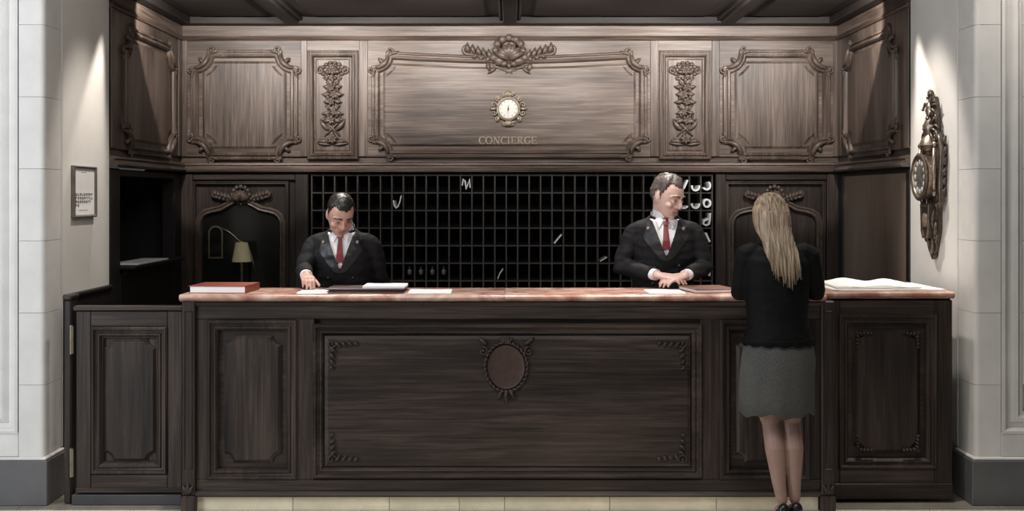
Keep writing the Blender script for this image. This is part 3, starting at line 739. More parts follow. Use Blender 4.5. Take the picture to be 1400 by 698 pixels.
# corner posts with block feet
for a, b in ((250, 268), (1122, 1140)):
    cp(cx(a), cx(b), cz(676), cz(411), -.06, .022, 'corner_post', b=.006)
    cp(cx(a)-.004, cx(b)+.004, 0, cz(676), -.08, .035, 'post_foot', b=.008)
    mb = MB(); m_ = (cx(a)+cx(b))/2
    shell(mb, frame((m_, -.022, cz(674)), (1, 0, 0), (0, 0, 1)), (0, 0), .060, 3, 60, 120, .010, .012); build(mb, 'carved_leaf', 'desk_carve', ct, smooth='all')
    mb = MB(); sweep(mb, rect(cx(a)+.016, cz(640), cx(b)-.016, cz(425)), [(-.005, -.004), (0, .005), (.005, -.004)], frame((0, -.022, 0), (1, 0, 0), (0, 0, 1)))
    build(mb, 'post_bead', 'desk_z', ct)
CM = [(-.030, -.03), (-.030, .004), (-.022, .014), (-.012, .012), (-.006, .000), (.004, -.004), (.010, .004), (.018, .004), (.030, -.012), (.030, -.03)]
def small_corner(fr, cu, cv, su, sv, par, s=1):
    mb = MB(); f = lambda a, b, h=0: fr(cu+su*a*s, cv+sv*b*s, h)
    spiral(mb, f, (.045, .045), .026, 0, 1.1, .007, 1, .004, 14)
    for k in range(4):
        leaf(mb, f, (.06+.035*k, .035), .5, .05-.006*k, .010, .010, .4); leaf(mb, f, (.035, .06+.035*k), PI/2-.5, .05-.006*k, .010, .010, -.4)
    return build(mb, 'carved_corner', 'desk_carve', par, smooth='all')
def desk_panel(fr, u0, v0, u1, v1, par, fm, notch=True, mt='desk_z', r=.05):
    mb = MB(); sweep(mb, rect(u0, v0, u1, v1), CM, fr); build(mb, 'panel_moulding', mt, par, smooth=35)
    path = notched(u0+.06, v0+.06, u1-.06, v1-.06, r, 5) if notch else rect(u0+.035, v0+.035, u1-.035, v1-.035)
    mb = MB(); field(mb, path, lambda a, b, h=0: fr(a, b, h-.029), .020 if notch else .03, .018, .014 if notch else .006); build(mb, 'panel_field', fm, par)
desk_panel(frC, cx(290), cz(648), cx(399), cz(444), ct, 'desk_z')
desk_panel(frC, cx(992), cz(648), cx(1101), cz(444), ct, 'desk_z')
u0, u1, v0, v1 = cx(435), cx(953), cz(646), cz(450)
desk_panel(frC, u0, v0, u1, v1, ct, 'desk_x', False, 'desk_x')
fD = frame((0, -.0015, 0), (1, 0, 0), (0, 0, 1))
for su, cu in ((1, u0+.03), (-1, u1-.03)):
    for sv, cv in ((1, v0+.03), (-1, v1-.03)): small_corner(fD, cu, cv, su, sv, ct)
# oval medallion with wreath
mc = (cx(692), cz(501)); mb = MB()
fo = lambda a, b, h=0: fD(mc[0]+a, mc[1]+b, h-.001)
n = 40; rings = []
for k, (q, h) in enumerate(((1.0, 0), (1.0, .012), (.86, .006), (.0, .012))):
    rings.append([fo(.100*q*math.cos(2*PI*i/n), .118*q*math.sin(2*PI*i/n), h) for i in range(n)])
mb.loft(rings, cap=False); M['medallion'] = plain('reddish oak medallion', (.043, .022, .017), .5, var=.3, scale=30); build(mb, 'oval_medallion', 'medallion', ct, smooth=30)
mb = MB()
for i in range(30):
    a = 2*PI*i/30; leaf(mb, fo, (.108*math.cos(a), .126*math.sin(a)), a+1.0, .036, .008, .010, .4)
for sg in (-1, 1):
    spiral(mb, fo, (sg*.125, .085), .026, PI/2, 1.1, .007, sg, .006, 14); leaf(mb, fo, (sg*.10, .12), PI/2-sg*.9, .07, .012, .012)
    leaf(mb, fo, (sg*.02, -.125), -PI/2+sg*.5, .06, .011, .012)
leaf(mb, fo, (0, -.125), -PI/2, .08, .013, .014); shell(mb, fo, (0, .125), .05, 5, 40, 140, .012, .008)
build(mb, 'carved_wreath', 'desk_carve', ct, smooth='all')
# right wing, set back
frW = frame((0, YR, 0), (1, 0, 0), (0, 0, 1)); wz = lambda p: Z(p, YR)
for a, b in ((1140, 1148), (1278, 1302)): cp(rx(a), rx(b), wz(676), wz(410), -.03, 0, 'stile', fr=frW)
cp(rx(1148), rx(1278), wz(431), wz(410), -.03, 0, 'top_rail', 'desk_x', frW); cp(rx(1148), rx(1278), wz(676), wz(640), -.03, 0, 'bottom_rail', 'desk_x', frW)
cp(rx(1140), rx(1302), .02, wz(660), -.03, .012, 'skirting', 'desk_x', frW)
desk_panel(frW, rx(1153), wz(634), rx(1274), wz(436), ct, 'desk_z')
fD2 = frame((0, YR+.006, 0), (1, 0, 0), (0, 0, 1))
for su, cu in ((1, rx(1153)+.05), (-1, rx(1274)-.05)):
    for sv, cv in ((1, wz(634)+.05), (-1, wz(436)-.05)): small_corner(fD2, cu, cv, su, sv, ct, .6)
# marble worktop in slabs with a rounded nosing
def slab(x0, x1, y0, y1, endl=False, endr=False):
    mb = MB(); prof = [(y1, CT-.037), (y1, CT)]+[(y0+.016-.016*math.sin(PI*i/6), CT-.016+.016*math.cos(PI*i/6)) for i in range(7)]+[(y0+.02, CT-.037)]
    mb.loft([[V((x, y, z)) for y, z in prof] for x in (x0, x1)]); return build(mb, 'marble_slab', 'marble', ct, smooth=30)
slab(cx(247), cx(690)-.001, -.035, .467); slab(cx(690)+.001, cx(1128), -.035, .467); slab(cx(1128)+.001, rx(1303), YR-.03, .95)

# swing gate ------------------------------------------------------------------------
YG = .13; gx = lambda p: X(p, YG); gz = lambda p: Z(p, YG); frG = frame((0, YG, 0), (1, 0, 0), (0, 0, 1))
gt = empty('counter_gate', (gx(175), YG+.03, gz(672))); tag(gt, 'dark oak half-height swing gate with brass hinges beside the counter', 'gate')
def gp(a, b, z0, z1, h0, h1, nm, mt='desk_z', bv=.004): return pbox(frG, a, b, z0, z1, h0, h1, nm, mt, gt, bv)
gp(gx(104), gx(249), gz(670), gz(424), -.045, -.03, 'back_board')
for a, b in ((104, 124), (229, 249)): gp(gx(a), gx(b), gz(670), gz(425), -.03, 0, 'stile')
gp(gx(124), gx(229), gz(446), gz(425), -.03, 0, 'top_rail', 'desk_x'); gp(gx(124), gx(229), gz(670), gz(648), -.03, 0, 'bottom_rail', 'desk_x')
mb = MB(); sweep(mb, rect(gx(124)+.03, gz(648)+.03, gx(229)-.03, gz(446)-.03), CM, frG); build(mb, 'panel_moulding', 'desk_z', gt, smooth=35)
mb = MB(); sweep(mb, rect(gx(134)+.012, gz(638)+.012, gx(219)-.012, gz(456)-.012), scale_prof(CM, .6), lambda a, b, h=0: frG(a, b, h-.016)); build(mb, 'inner_moulding', 'desk_z', gt, smooth=35)
mb = MB(); field(mb, notched(gx(138)+.01, gz(634)+.01, gx(215)-.01, gz(460)-.01, .05, 5), lambda a, b, h=0: frG(a, b, h-.029), .018, .018, .014); build(mb, 'panel_field', 'desk_z', gt)
gp(gx(101), gx(250), gz(424), gz(418), -.055, .014, 'top_cap', 'desk_x'); gp(gx(104), gx(250), gz(672)-.004, gz(666), -.02, .010, 'bottom_bead', 'desk_x')
for za, zb in ((484, 444), (652, 612)):
    h_ = gp(gx(96), gx(99), gz(za), gz(zb), -.01, .012, 'hinge', 'brass', .003)
    mb = MB(); mb.tube([frG(gx(100), gz(za)+.005, .006), frG(gx(100), gz(zb)-.005, .006)], .006, 8); build(mb, 'hinge_pin', 'brass', h_, smooth=40)
po = empty('gate_post', (gx(91), YG+.05, 0)); tag(po, 'slim black newel post carrying the counter gate', 'post')
pbox(frG, gx(86), gx(97)-.002, 0, gz(410), -.12, -.012, 'shaft', 'desk_z', po, .008); pbox(frG, gx(84.5), gx(98.5)-.002, gz(410), gz(403), -.128, -.002, 'cap', 'desk_z', po, .008)
th = struct(build(MB().box(gx(99), gx(250)-.004, YG-.015, YG+.12, .0005, .058, .004), 'trim_4', 'threshold'))

# things on the counter -------------------------------------------------------------------
def flat_xf(mb, c, rz): return mb.xf(Matrix.Translation(V(c)) @ Matrix.Rotation(rz, 4, 'Z'))
def book(px0, px1, y0, depth, th, rz, cover, label, name='book', page='paper'):
    x0, x1 = X(px0, y0), X(px1, y0); w_ = x1-x0; c = ((x0+x1)/2, y0+depth/2, CT+.0008)
    r = empty(name, c); tag(r, label, 'book')
    t = .0035
    cov = MB().box(-w_/2, w_/2, -depth/2, depth/2, 0, t, .001).box(-w_/2, w_/2, -depth/2, depth/2, th-t, th, .001).box(w_/2-t, w_/2, -depth/2, depth/2, 0, th, .001)
    pg = MB().box(-w_/2+.008, w_/2-t-.001, -depth/2+.006, depth/2-.006, t, th-t)
    bd = MB().box(-w_/2+.03, -w_/2+.036, -depth/2+.02, depth/2-.02, th, th+.0006)
    for m_, nm, mt in ((cov, 'cover', cover), (pg, 'pages', page), (bd, 'tooled_line', 'dark_leather')): flat_xf(m_, c, rz); build(m_, nm, mt, r)
    return r
book(259, 338, .06, .30, .040, math.radians(-3), 'red_leather', 'thick red-brown leather book lying closed at the end of the counter')
# dark blotter folder with white sheets
def sheet(px0, px1, y0, d, z, rz, nm, label, mat='paper', th=.003, cat='paper', group=None):
    x0, x1 = X(px0, y0), X(px1, y0); w_ = x1-x0; mb = MB()
    nx, ny = 8, 6; vs = []; 
    for k in (0, 1):
        for j in range(ny+1):
            for i in range(nx+1):
                a, b = i/nx-.5, j/ny-.5
                vs.append((a*w_, b*d, k*th+.0015*(1+math.sin(a*7+px0)*math.sin(b*5))*k))
    n1 = (nx+1)*(ny+1); q = lambda k, i, j: k*n1+j*(nx+1)+i; fs = []
    for j in range(ny):
        for i in range(nx): fs += [(q(0, i, j), q(0, i, j+1), q(0, i+1, j+1), q(0, i+1, j)), (q(1, i, j), q(1, i+1, j), q(1, i+1, j+1), q(1, i, j+1))]
    for i in range(nx): fs += [(q(0, i, 0), q(0, i+1, 0), q(1, i+1, 0), q(1, i, 0)), (q(0, i, ny), q(1, i, ny), q(1, i+1, ny), q(0, i+1, ny))]
    for j in range(ny): fs += [(q(0, 0, j), q(1, 0, j), q(1, 0, j+1), q(0, 0, j+1)), (q(0, nx, j), q(0, nx, j+1), q(1, nx, j+1), q(1, nx, j))]
    mb.add(vs, fs); flat_xf(mb, ((x0+x1)/2, y0+d/2, z), rz)
    return tag(build(mb, nm, mat), label, cat, group)
sheet(404, 446, .02, .26, CT+.0008, .05, 'paper_sheet', 'white paper sheet under the resting hand of the bowed clerk')
fd = empty('blotter_folder', (X(500, .1), .2, CT)); tag(fd, 'flat dark leather blotter folder lying before the bowed clerk', 'folder')
c_ = (X(499, .05), .05+.13, CT+.0008)
for m_, nm, mt in ((MB().box(-.215, .215, -.13, .13, 0, .008, .002), 'lower_cover', 'dark_leather'), (MB().box(-.20, .20, -.115, .12, .008, .018, .001), 'pages', 'dark_leather'), (MB().box(-.215, .215, -.13, .13, .018, .026, .002), 'upper_cover', 'dark_leather')):
    flat_xf(m_, c_, -.02); build(m_, nm, mt, fd)
sheet(496, 553, .085, .21, CT+.0275, -.02, 'notepad', 'white notepad lying on the dark blotter folder', th=.010, cat='notepad')
sheet(557, 616, .03, .25, CT+.0008, .02, 'paper_sheet', 'white paper sheet on bare marble beside the dark blotter folder')
sheet(888, 938, .01, .27, CT+.0008, 0, 'paper_sheet', 'white paper sheet in front of the tall clerk with folded hands')
book(942, 1004, .07, .30, .022, math.radians(10), 'brown_leather', 'thin brown leather register between the tall clerk and the woman', 'register_book')
# spread newspapers on the right wing
nw = [(1138, 1292, .22, .50, .008, .03, 'broad white newspaper spread at the bottom of the pile on the counter wing'),
      (1146, 1262, .26, .46, .008, -.05, 'white newspaper with lifted folds on top of the pile on the counter wing'),
      (1168, 1296, .20, .34, .006, .10, 'white newspaper sheet slid towards the clock wall on the counter wing')]
zt = CT+.001
def newspaper(px0, px1, y0, d, th, rz, label, z, amp):
    x0, x1 = X(px0, y0), X(px1, y0); w_ = x1-x0; mb = MB(); nx, ny = 18, 8; vs = []
    for k in (0, 1):
        for j in range(ny+1):
            for i in range(nx+1):
                a, b = i/nx-.5, j/ny-.5; e = amp*(.5+.5*math.sin(a*11+b*3+px0))*(1-abs(2*a)**3)*(.4+.6*(b+.5))
                vs.append((a*w_, b*d, k*(th+e)))
    n1 = (nx+1)*(ny+1); q = lambda k, i, j: k*n1+j*(nx+1)+i; fs = []
    for j in range(ny):
        for i in range(nx): fs += [(q(0, i, j), q(0, i, j+1), q(0, i+1, j+1), q(0, i+1, j)), (q(1, i, j), q(1, i+1, j), q(1, i+1, j+1), q(1, i, j+1))]
    for i in range(nx): fs += [(q(0, i, 0), q(0, i+1, 0), q(1, i+1, 0), q(1, i, 0)), (q(0, i, ny), q(1, i, ny), q(1, i+1, ny), q(0, i+1, ny))]
    for j in range(ny): fs += [(q(0, 0, j), q(1, 0, j), q(1, 0, j+1), q(0, 0, j+1)), (q(0, nx, j), q(0, nx, j+1), q(1, nx, j+1), q(1, nx, j))]
    mb.add(vs, fs); flat_xf(mb, ((x0+x1)/2, y0+d/2, z), rz); tag(build(mb, 'newspaper', 'newsprint', smooth=40), label, 'newspaper', 'newspapers on the counter wing')
def newsprint():
    m, N, L, b = nt('newsprint')
    tc = N.new('ShaderNodeTexCoord'); wv = N.new('ShaderNodeTexWave'); wv.bands_direction = 'Y'; wv.inputs['Scale'].default_value = 26; wv.inputs['Distortion'].default_value = .4
    nz = N.new('ShaderNodeTexNoise'); nz.inputs['Scale'].default_value = 9; L.new(tc.outputs['Object'], wv.inputs['Vector']); L.new(tc.outputs['Object'], nz.inputs['Vector'])
    mu = N.new('ShaderNodeMath'); mu.operation = 'MULTIPLY'; L.new(wv.outputs['Fac'], mu.inputs[0]); L.new(nz.outputs['Fac'], mu.inputs[1])
    r = N.new('ShaderNodeValToRGB'); r.color_ramp.elements[0].color = (.78, .76, .72, 1); r.color_ramp.elements[1].color = (.42, .41, .40, 1)
    r.color_ramp.elements[0].position = .40; r.color_ramp.elements[1].position = .62
    L.new(mu.outputs[0], r.inputs['Fac']); L.new(r.outputs['Color'], b.inputs['Base Color']); b.inputs['Roughness'].default_value = .8
    return m
M['newsprint'] = newsprint()
newspaper(*nw[0], zt, .004); newspaper(*nw[1], zt+.0125, .022); newspaper(1190, 1296, .19, .06, .004, .02, nw[2][6], zt, .002) if 0 else None

# framed notice on the left wall -----------------------------------------------------------
nf = empty('framed_notice', (-W2, 0.73, 1.58)); tag(nf, 'narrow framed white notice with black marks on the white wall', 'frame')
f0 = frame((-W2-.008, 0, 0), (0, 1, 0), (0, 0, 1)); u0, u1, v0, v1 = .545, .925, 1.585, 1.895
mb = MB(); sweep(mb, rect(u0, v0, u1, v1), [(0, 0), (0, .022), (.006, .026), (.014, .022), (.018, .012), (.018, 0)], f0); build(mb, 'frame', 'silver', nf, smooth=35)
build(MB().prism(rect(u0+.016, v0+.016, u1-.016, v1-.016), f0, 0, .012), 'notice_sheet', 'paper', nf)
mb = MB(); rr = random.Random(3)
def glyph(u, v, w_, h_): mb.prism(rect(u, v, u+w_, v+h_), f0, .0121, .0128)
for row, (v, n_) in enumerate(((1.715, 9), (1.693, 9), (1.671, 8), (1.649, 2))):
    for i in range(n_):
        u = u0+.045+i*.033
        glyph(u, v, .008, .016); glyph(u+.010, v+(.0 if rr.random() < .5 else .010), .010, .006)
        if rr.random() < .6: glyph(u+.014, v, .006, .016)
for i in range(7): glyph(u0+.10+i*.022, 1.627, .014, .003)
for i in range(4): glyph(u0+.14+i*.022, 1.855, .012, .004)
tag(build(mb, 'printed_marks', 'ink', nf), kind='stuff')

# bronze cartel clock on the right wall ---------------------------------------------------
KY, KZ = .72, 1.83
kc = empty('cartel_clock', (W2, KY, 1.35)); tag(kc, 'ornate bronze rococo wall clock with scrolls hanging on the white wall', 'clock')
fk0 = frame((W2+.008, KY, KZ), (0, -1, 0), (0, 0, 1))
fk = lambda a, b, h=0: fk0(a*.94, b, h*.68)
out = [(0, .50), (.05, .44), (.07, .33), (.06, .24), (.13, .17), (.165, .06), (.16, -.06), (.12, -.15), (.10, -.22), (.10, -.32), (.06, -.40), (.02, -.47)]
poly = out+[(-a, b) for a, b in out[::-1] if a > 0.001]
poly = poly[::-1]
def bulge(mb, path, fr, d):
    n_ = len(path); cxy = (0, 0); rings = []
    for q, h in ((1, 0), (1, d*.45), (.86, d*.8), (.6, d)): rings.append([fr(a*q, b*(q*.5+.5), h) for a, b in path])
    mb.loft(rings); return mb
build(bulge(MB(), [(a*.80, b*.97) for a, b in poly], fk, .075), 'backplate', 'bronze', kc, smooth=40)
fkd = lambda a, b, h=0: fk(a, b, h)
build(MB().lathe([(.120, .06), (.135, .09), (.135, .145), (.125, .155), (.125, .06)], fkd, 36), 'drum', 'bronze_hi', kc, smooth=35)
build(MB().lathe([(.125, .150), (.142, .158), (.146, .170), (.136, .182), (.118, .178), (.112, .165), (.112, .150)], fkd, 40), 'bezel', 'bronze_hi', kc, smooth=60)
kd = build(MB().lathe([(.113, .148), (.113, .160), (.0, .163)], fkd, 36), 'dial', 'dial_dark', kc)
mb = MB()
for k in range(12):
    a = 2*PI*k/12; mb.ell(fkd(.088*math.cos(a), .088*math.sin(a), .163), (.005, .017, .017), 8, 5)
tag(build(mb, 'hour_plaques', 'dial', kd, smooth='all'), kind='stuff')
for ang, ln, wd in ((120, .055, .006), (30, .08, .005)):
    a = math.radians(ang); mb = MB(); mb.prism([(-.012*math.cos(a)-wd*math.sin(a), -.012*math.sin(a)+wd*math.cos(a)), (-.012*math.cos(a)+wd*math.sin(a), -.012*math.sin(a)-wd*math.cos(a)), (ln*math.cos(a), ln*math.sin(a))], fkd, .1635, .166)
    build(mb, 'clock_hand', 'gold', kd)
# side scroll brackets
for sg in (-1, 1):
    mb = MB()
    P = [(sg*.10, .27), (sg*.15, .22), (sg*.175, .14), (sg*.165, .04), (sg*.15, -.06), (sg*.165, -.14), (sg*.14, -.20)]
    mb.tube([fk(a, b, .055) for a, b in P], [.012, .018, .020, .016, .018, .022, .010], 8)
    spiral(mb, fk, (sg*.10, .235), .035, PI/2, 1.2, .012, -sg, .07, 18); spiral(mb, fk, (sg*.125, -.175), .035, 0, 1.2, .012, sg, .07, 18)
    for k in range(6):
        leaf(mb, fk, (sg*(.155+.008*math.sin(k)), .18-.06*k), -sg*0+(0 if sg > 0 else PI)+sg*.8, .065, .012, .026, sg*.5)
    build(mb, 'side_scroll', 'bronze', kc, smooth='all')
    mb = MB(); mb.tube([fk(sg*.128, .17, .095), fk(sg*.132, .05, .10), fk(sg*.128, -.08, .095)], [.012, .015, .012], 8); mb.ell(fk(sg*.128, .19, .095), (.018,)*3, 8, 6); mb.ell(fk(sg*.128, -.10, .095), (.018,)*3, 8, 6)
    build(mb, 'baluster', 'bronze_hi', kc, smooth='all')
# crown: urn, flame leaves, little lantern arms
mb = MB(); fu = frame((W2-.035, KY, KZ+.16), (1, 0, 0), (0, 1, 0))
mb.lathe([(.045, .0), (.07, .03), (.06, .06), (.035, .09), (.045, .12), (.05, .15), (.03, .185), (.022, .21), (.035, .24), (.028, .27), (.008, .30)], fu, 14)
build(mb, 'urn', 'bronze_hi', kc, smooth=50)
fq = lambda base: (lambda a, b, h=0: fk(a, b, h+base))
mb = MB()
for k in range(7):
    leaf(mb, fq(.045), (0, .40), PI/2+(k-3)*.36, .125-.012*abs(k-3), .013, .022, (k-3)*.28)
    leaf(mb, fq(.055), (0, .27), PI/2+(k-3)*.55, .12, .014, .024, (k-3)*.25)
for sg in (-1, 1):
    spiral(mb, fk, (sg*.062, .35), .030, -PI/2, 1.3, .008, sg, .06, 18, tail=(sg*.02, .26)); spiral(mb, fk, (sg*.048, .455), .022, -PI/2, 1.2, .007, sg, .06, 16, tail=(sg*.012, .38))
    for k in range(4): leaf(mb, fq(.04), (sg*(.05+.01*k), .30-.03*k), PI/2-sg*(1.0+.15*k), .075, .012, .02, -sg*.8)
# fronds that arch out from the wall
for a, b, l_ in ((0, .44, .045), (-.02, .37, .065), (.03, .31, .07), (0, .25, .075)):
    mb.tube([fk(a*(1+t), b+.075*math.sin(t*2.6), .04+l_*t*1.15) for t in [i/8 for i in range(9)]], [.006+.013*math.sin(PI*min(.97, .1+i/8)) for i in range(9)], 7)
    mb.ell(fk(a*2, b+.075*math.sin(2.6), .04+l_*1.15), (.010, .010, .010), 7, 5)
build(mb, 'crown_leaves', 'bronze', kc, smooth='all')
# pendulum case
mb = MB(); n_ = [(-.085, -.16), (-.075, -.24), (-.07, -.33), (-.04, -.37), (.04, -.37), (.07, -.33), (.075, -.24), (.085, -.16)]
mb.prism(n_, fk, .0, .115); build(mb, 'pendulum_case', 'bronze', kc)
mb = MB(); sweep(mb, [(a*.8, b*.9-.03) for a, b in n_], [(-.008, 0), (-.008, .010), (.008, .010), (.008, 0)], lambda a, b, h=0: fk(a, b, h+.115)); build(mb, 'case_frame', 'bronze_hi', kc)
build(MB().ell(fk(0, -.26, .118), (.008, .045, .045), 14, 8), 'pendulum_bob', 'gold', kc, smooth='all')
mb = MB()
for k in range(7): leaf(mb, fq(.04), (0, -.35), -PI/2+(k-3)*.32, .15-.018*abs(k-3), .013, .022, -(k-3)*.2)
for k in range(4): mb.tube([fk(.0, -.34-.03*k, .05), fk(0, -.37-.03*k, .10-.015*k), fk(0, -.40-.03*k, .085-.015*k)], [.008, .011, .004], 7)
for sg in (-1, 1):
    spiral(mb, fk, (sg*.075, -.37), .030, PI/2, 1.1, .010, -sg, .06, 16); leaf(mb, fq(.06), (sg*.08, -.18), -PI/2+sg*.3, .15, .015, .024, -sg*.5); leaf(mb, fq(.05), (sg*.09, -.26), -PI/2+sg*.5, .11, .014, .022, -sg*.7)
mb.ell(fk(0, -.47, .03), (.02, .018, .03), 8, 6)
build(mb, 'drop_leaves', 'bronze', kc, smooth='all')
#PEOPLE#
# ================================================================== PEOPLE
def remesh(mb, voxel, it=3, fac=.5):
    me = mb.mesh('tmp'); bm = bmesh.new(); bm.from_mesh(me); bmesh.ops.recalc_face_normals(bm, faces=bm.faces); bm.to_mesh(me); bm.free()
    o = bpy.data.objects.new('tmp', me); COL.objects.link(o)
    m = o.modifiers.new('r', 'REMESH'); m.mode = 'VOXEL'; m.voxel_size = voxel
    s = o.modifiers.new('s', 'SMOOTH'); s.iterations = it; s.factor = fac
    dg = bpy.context.evaluated_depsgraph_get(); dg.update()
    r = bpy.data.meshes.new_from_object(o.evaluated_get(dg)); bpy.data.objects.remove(o); bpy.data.meshes.remove(me)
    return r
def wrinkle(me, k):
    """soft folds in cloth"""
    C = [(v.co.copy(), n.vector.copy()) for v, n in zip(me.vertices, me.vertex_normals)]; out = []
    for p, n in C:
        f = noise.noise(V((p.x*9, p.y*9, p.z*22)))*.006+noise.noise(V((p.x*26, p.y*26, p.z*40)))*.0025
        out += list(p+n*f*k)
    me.vertices.foreach_set('co', out); me.update()
def drop_faces(me, test):
    bm = bmesh.new(); bm.from_mesh(me)
    bmesh.ops.delete(bm, geom=[f for f in bm.faces if test(f.calc_center_median())], context='FACES')
    bm.to_mesh(me); bm.free(); return me
def bvh_of(me):
    return BVHTree.FromPolygons([v.co.copy() for v in me.vertices], [tuple(p.vertices) for p in me.polygons])
def pchild(me_or_mb, name, mats, root, smooth='all'):
    """a child built in the person's own coordinates"""
    me = me_or_mb.mesh(name) if isinstance(me_or_mb, MB) else me_or_mb
    me.name = name; me.materials.clear()
    o = bpy.data.objects.new(name, me); COL.objects.link(o)
    for m in (mats if isinstance(mats, (list, tuple)) else [mats]): me.materials.append(M[m])
    bm = bmesh.new(); bm.from_mesh(me); bmesh.ops.recalc_face_normals(bm, faces=bm.faces); bm.to_mesh(me); bm.free()
    me.polygons.foreach_set('use_smooth', [bool(smooth)]*len(me.polygons))
    if smooth and smooth != 'all': me.set_sharp_from_angle(angle=math.radians(smooth))
    o.parent = root; return o
def patch(bvh, poly, dirv=V((0, 1, 0)), off=.006, th=.004, step=.010, y0=-1.0, T=None):
    """polygon in (x,z) laid onto a surface seen from the front: grid cells inside it, projected, given thickness"""
    from mathutils.geometry import intersect_point_tri_2d
    xs = [p[0] for p in poly]; zs = [p[1] for p in poly]
    nx = max(2, int((max(xs)-min(xs))/step)); rows = max(2, int((max(zs)-min(zs))/step))
    def span(z):
        c = []
        n = len(poly)
        for i in range(n):
            (xa, za), (xb, zb) = poly[i], poly[(i+1) % n]
            if (za-z)*(zb-z) <= 0 and abs(za-zb) > 1e-9: c.append(xa+(xb-xa)*(z-za)/(zb-za))
        return (min(c), max(c)) if c else None
    rings = []
    for r in range(rows+1):
        z = min(zs)+(max(zs)-min(zs))*(.002+.996*r/rows); sp = span(z)
        if not sp: continue
        A = []; last = None
        for i in range(nx+1):
            x = sp[0]+(sp[1]-sp[0])*i/nx
            p0 = V((x, y0, z)); d = V(dirv)
            if T: p0 = T @ p0; d = T.to_3x3() @ d
            h = bvh.ray_cast(p0, d)
            p = h[0] if h[0] is not None else (last or p0); last = p
            A.append(p-d*off)
        d2 = (T.to_3x3() @ V(dirv)) if T else V(dirv)
        rings.append(A+[a+d2*(th+.004) for a in reversed(A)])
    return MB().loft(rings)

HEAD = [(.118, .012, .015, .02), (.110, .034, .040, .045), (.095, .053, .064, .068), (.070, .067, .083, .086), (.040, .0745, .092, .097), (.012, .0755, .092, .100),
        (-.015, .0735, .090, .094), (-.040, .069, .088, .078), (-.062, .0625, .086, .055), (-.082, .054, .083, .034), (-.100, .043, .080, .012), (-.114, .028, .074, -.012), (-.120, .014, .066, -.030)]
def head_rings(off=0, n=32, jaw=1.0):
    R = []
    for z, w_, f, b in HEAD:
        j = jaw if z < -.03 else 1
        c = (b-f)/2; d = (f+b)/2; ring = []
        for i in range(n):
            a = 2*PI*i/n; ca, sa = math.cos(a), math.sin(a); e = 2/2.25
            ring.append(V(((w_*j+off)*math.copysign(abs(ca)**e, ca), c+(d+off)*math.copysign(abs(sa)**e, sa), z+(off if z > .1 else 0))))
        R.append(ring)
    return R
def head_mb(jaw=1.0, nose=1.0):
    mb = MB().loft(head_rings(0, 32, jaw))
    mb.cap_tube([(0, -.086, .022), (0, -.098, .0), (0, -.110*nose, -.026), (0, -.108*nose, -.033)], [(.008, .008), (.0095, .010), (.012, .013), (.013, .011)], 10, side=(1, 0, 0))
    for s in (-1, 1):
        mb.ell((s*.013, -.094, -.033), (.010, .012, .009), 8, 6)
        mb.ell((s*.074, .008, -.008), (.009, .021, .032), 10, 8, Matrix.Rotation(-.2, 3, 'X') @ Matrix.Rotation(-s*.35, 3, 'Z'))
        mb.ell((s*.044, -.060, -.032), (.024, .024, .020), 10, 8)
        mb.ell((s*.034, -.083, -.001), (.016, .010, .011), 10, 8)
        mb.cap_tube([(s*.012, -.090, .022), (s*.034, -.088, .027), (s*.056, -.070, .022)], [.008, .009, .007], 8)
    mb.ell((0, -.086, -.064), (.024, .010, .006), 12, 8); mb.ell((0, -.084, -.076), (.020, .010, .006), 12, 8)
    mb.ell((0, -.074, -.104), (.020, .014, .014), 10, 8)
    return mb
def hand_tubes(mb, w, d, n, th, curl=(20, 25, 20), s=1.0, thumb=(.55, .75), spread=.06, fing=None):
    """w wrist, d direction of the hand, n back-of-hand normal, th = +1/-1 which side the thumb leaves"""
    w, d, n = V(w), V(d).normalized(), V(n); n = (n-d*n.dot(d)).normalized(); sd = d.cross(n)*th
    mb.cap_tube([w-d*.01, w+d*.03*s, w+d*.065*s, w+d*.088*s], [(.026*s, .019*s), (.036*s, .017*s), (.042*s, .016*s), (.040*s, .013*s)], 14, side=sd)
    for i, (off, ln) in enumerate(((.030, .073), (.0105, .081), (-.0105, .075), (-.030, .058))):
        p = w+d*(.086-.004*abs(i-1))*s+sd*off*s; q = d+sd*(off*spread*30*.3)
        q.normalize(); P = [p-q*.02]; R = [.0095*s]
        P.append(p); R.append(.0098*s); ax = q.cross(n).normalized(); cu = fing[i] if fing else curl
        for k, (f, a) in enumerate(zip((.45, .30, .25), cu)):
            q = Matrix.Rotation(math.radians(-a), 3, ax) @ q
            p = p+q*ln*f*s; P.append(p); R.append((.0088-.0009*k)*s)
        mb.cap_tube(P, R, 8)
    p = w+d*.022*s+sd*.022*s-n*.006; q = (d*thumb[0]+sd*thumb[1]-n*.25).normalized(); P = [p]; R = [.015*s]
    ax = q.cross(n).normalized()
    for ln, a, r in ((.042, 0, .0125), (.034, 14, .0105), (.026, 12, .0095)):
        q = (Matrix.Rotation(math.radians(-a*.4), 3, ax) @ q); q = (q+d*.18*(a > 0)).normalized(); p = p+q*ln*s; P.append(p); R.append(r*s)
    mb.cap_tube(P, R, 8)
def lerp(a, b, t): return V(a)+(V(b)-V(a))*t
def arm_path(sh, el, wr): return [V(sh), lerp(sh, el, .35), lerp(sh, el, .8), V(el), lerp(el, wr, .22), lerp(el, wr, .6), V(wr)]

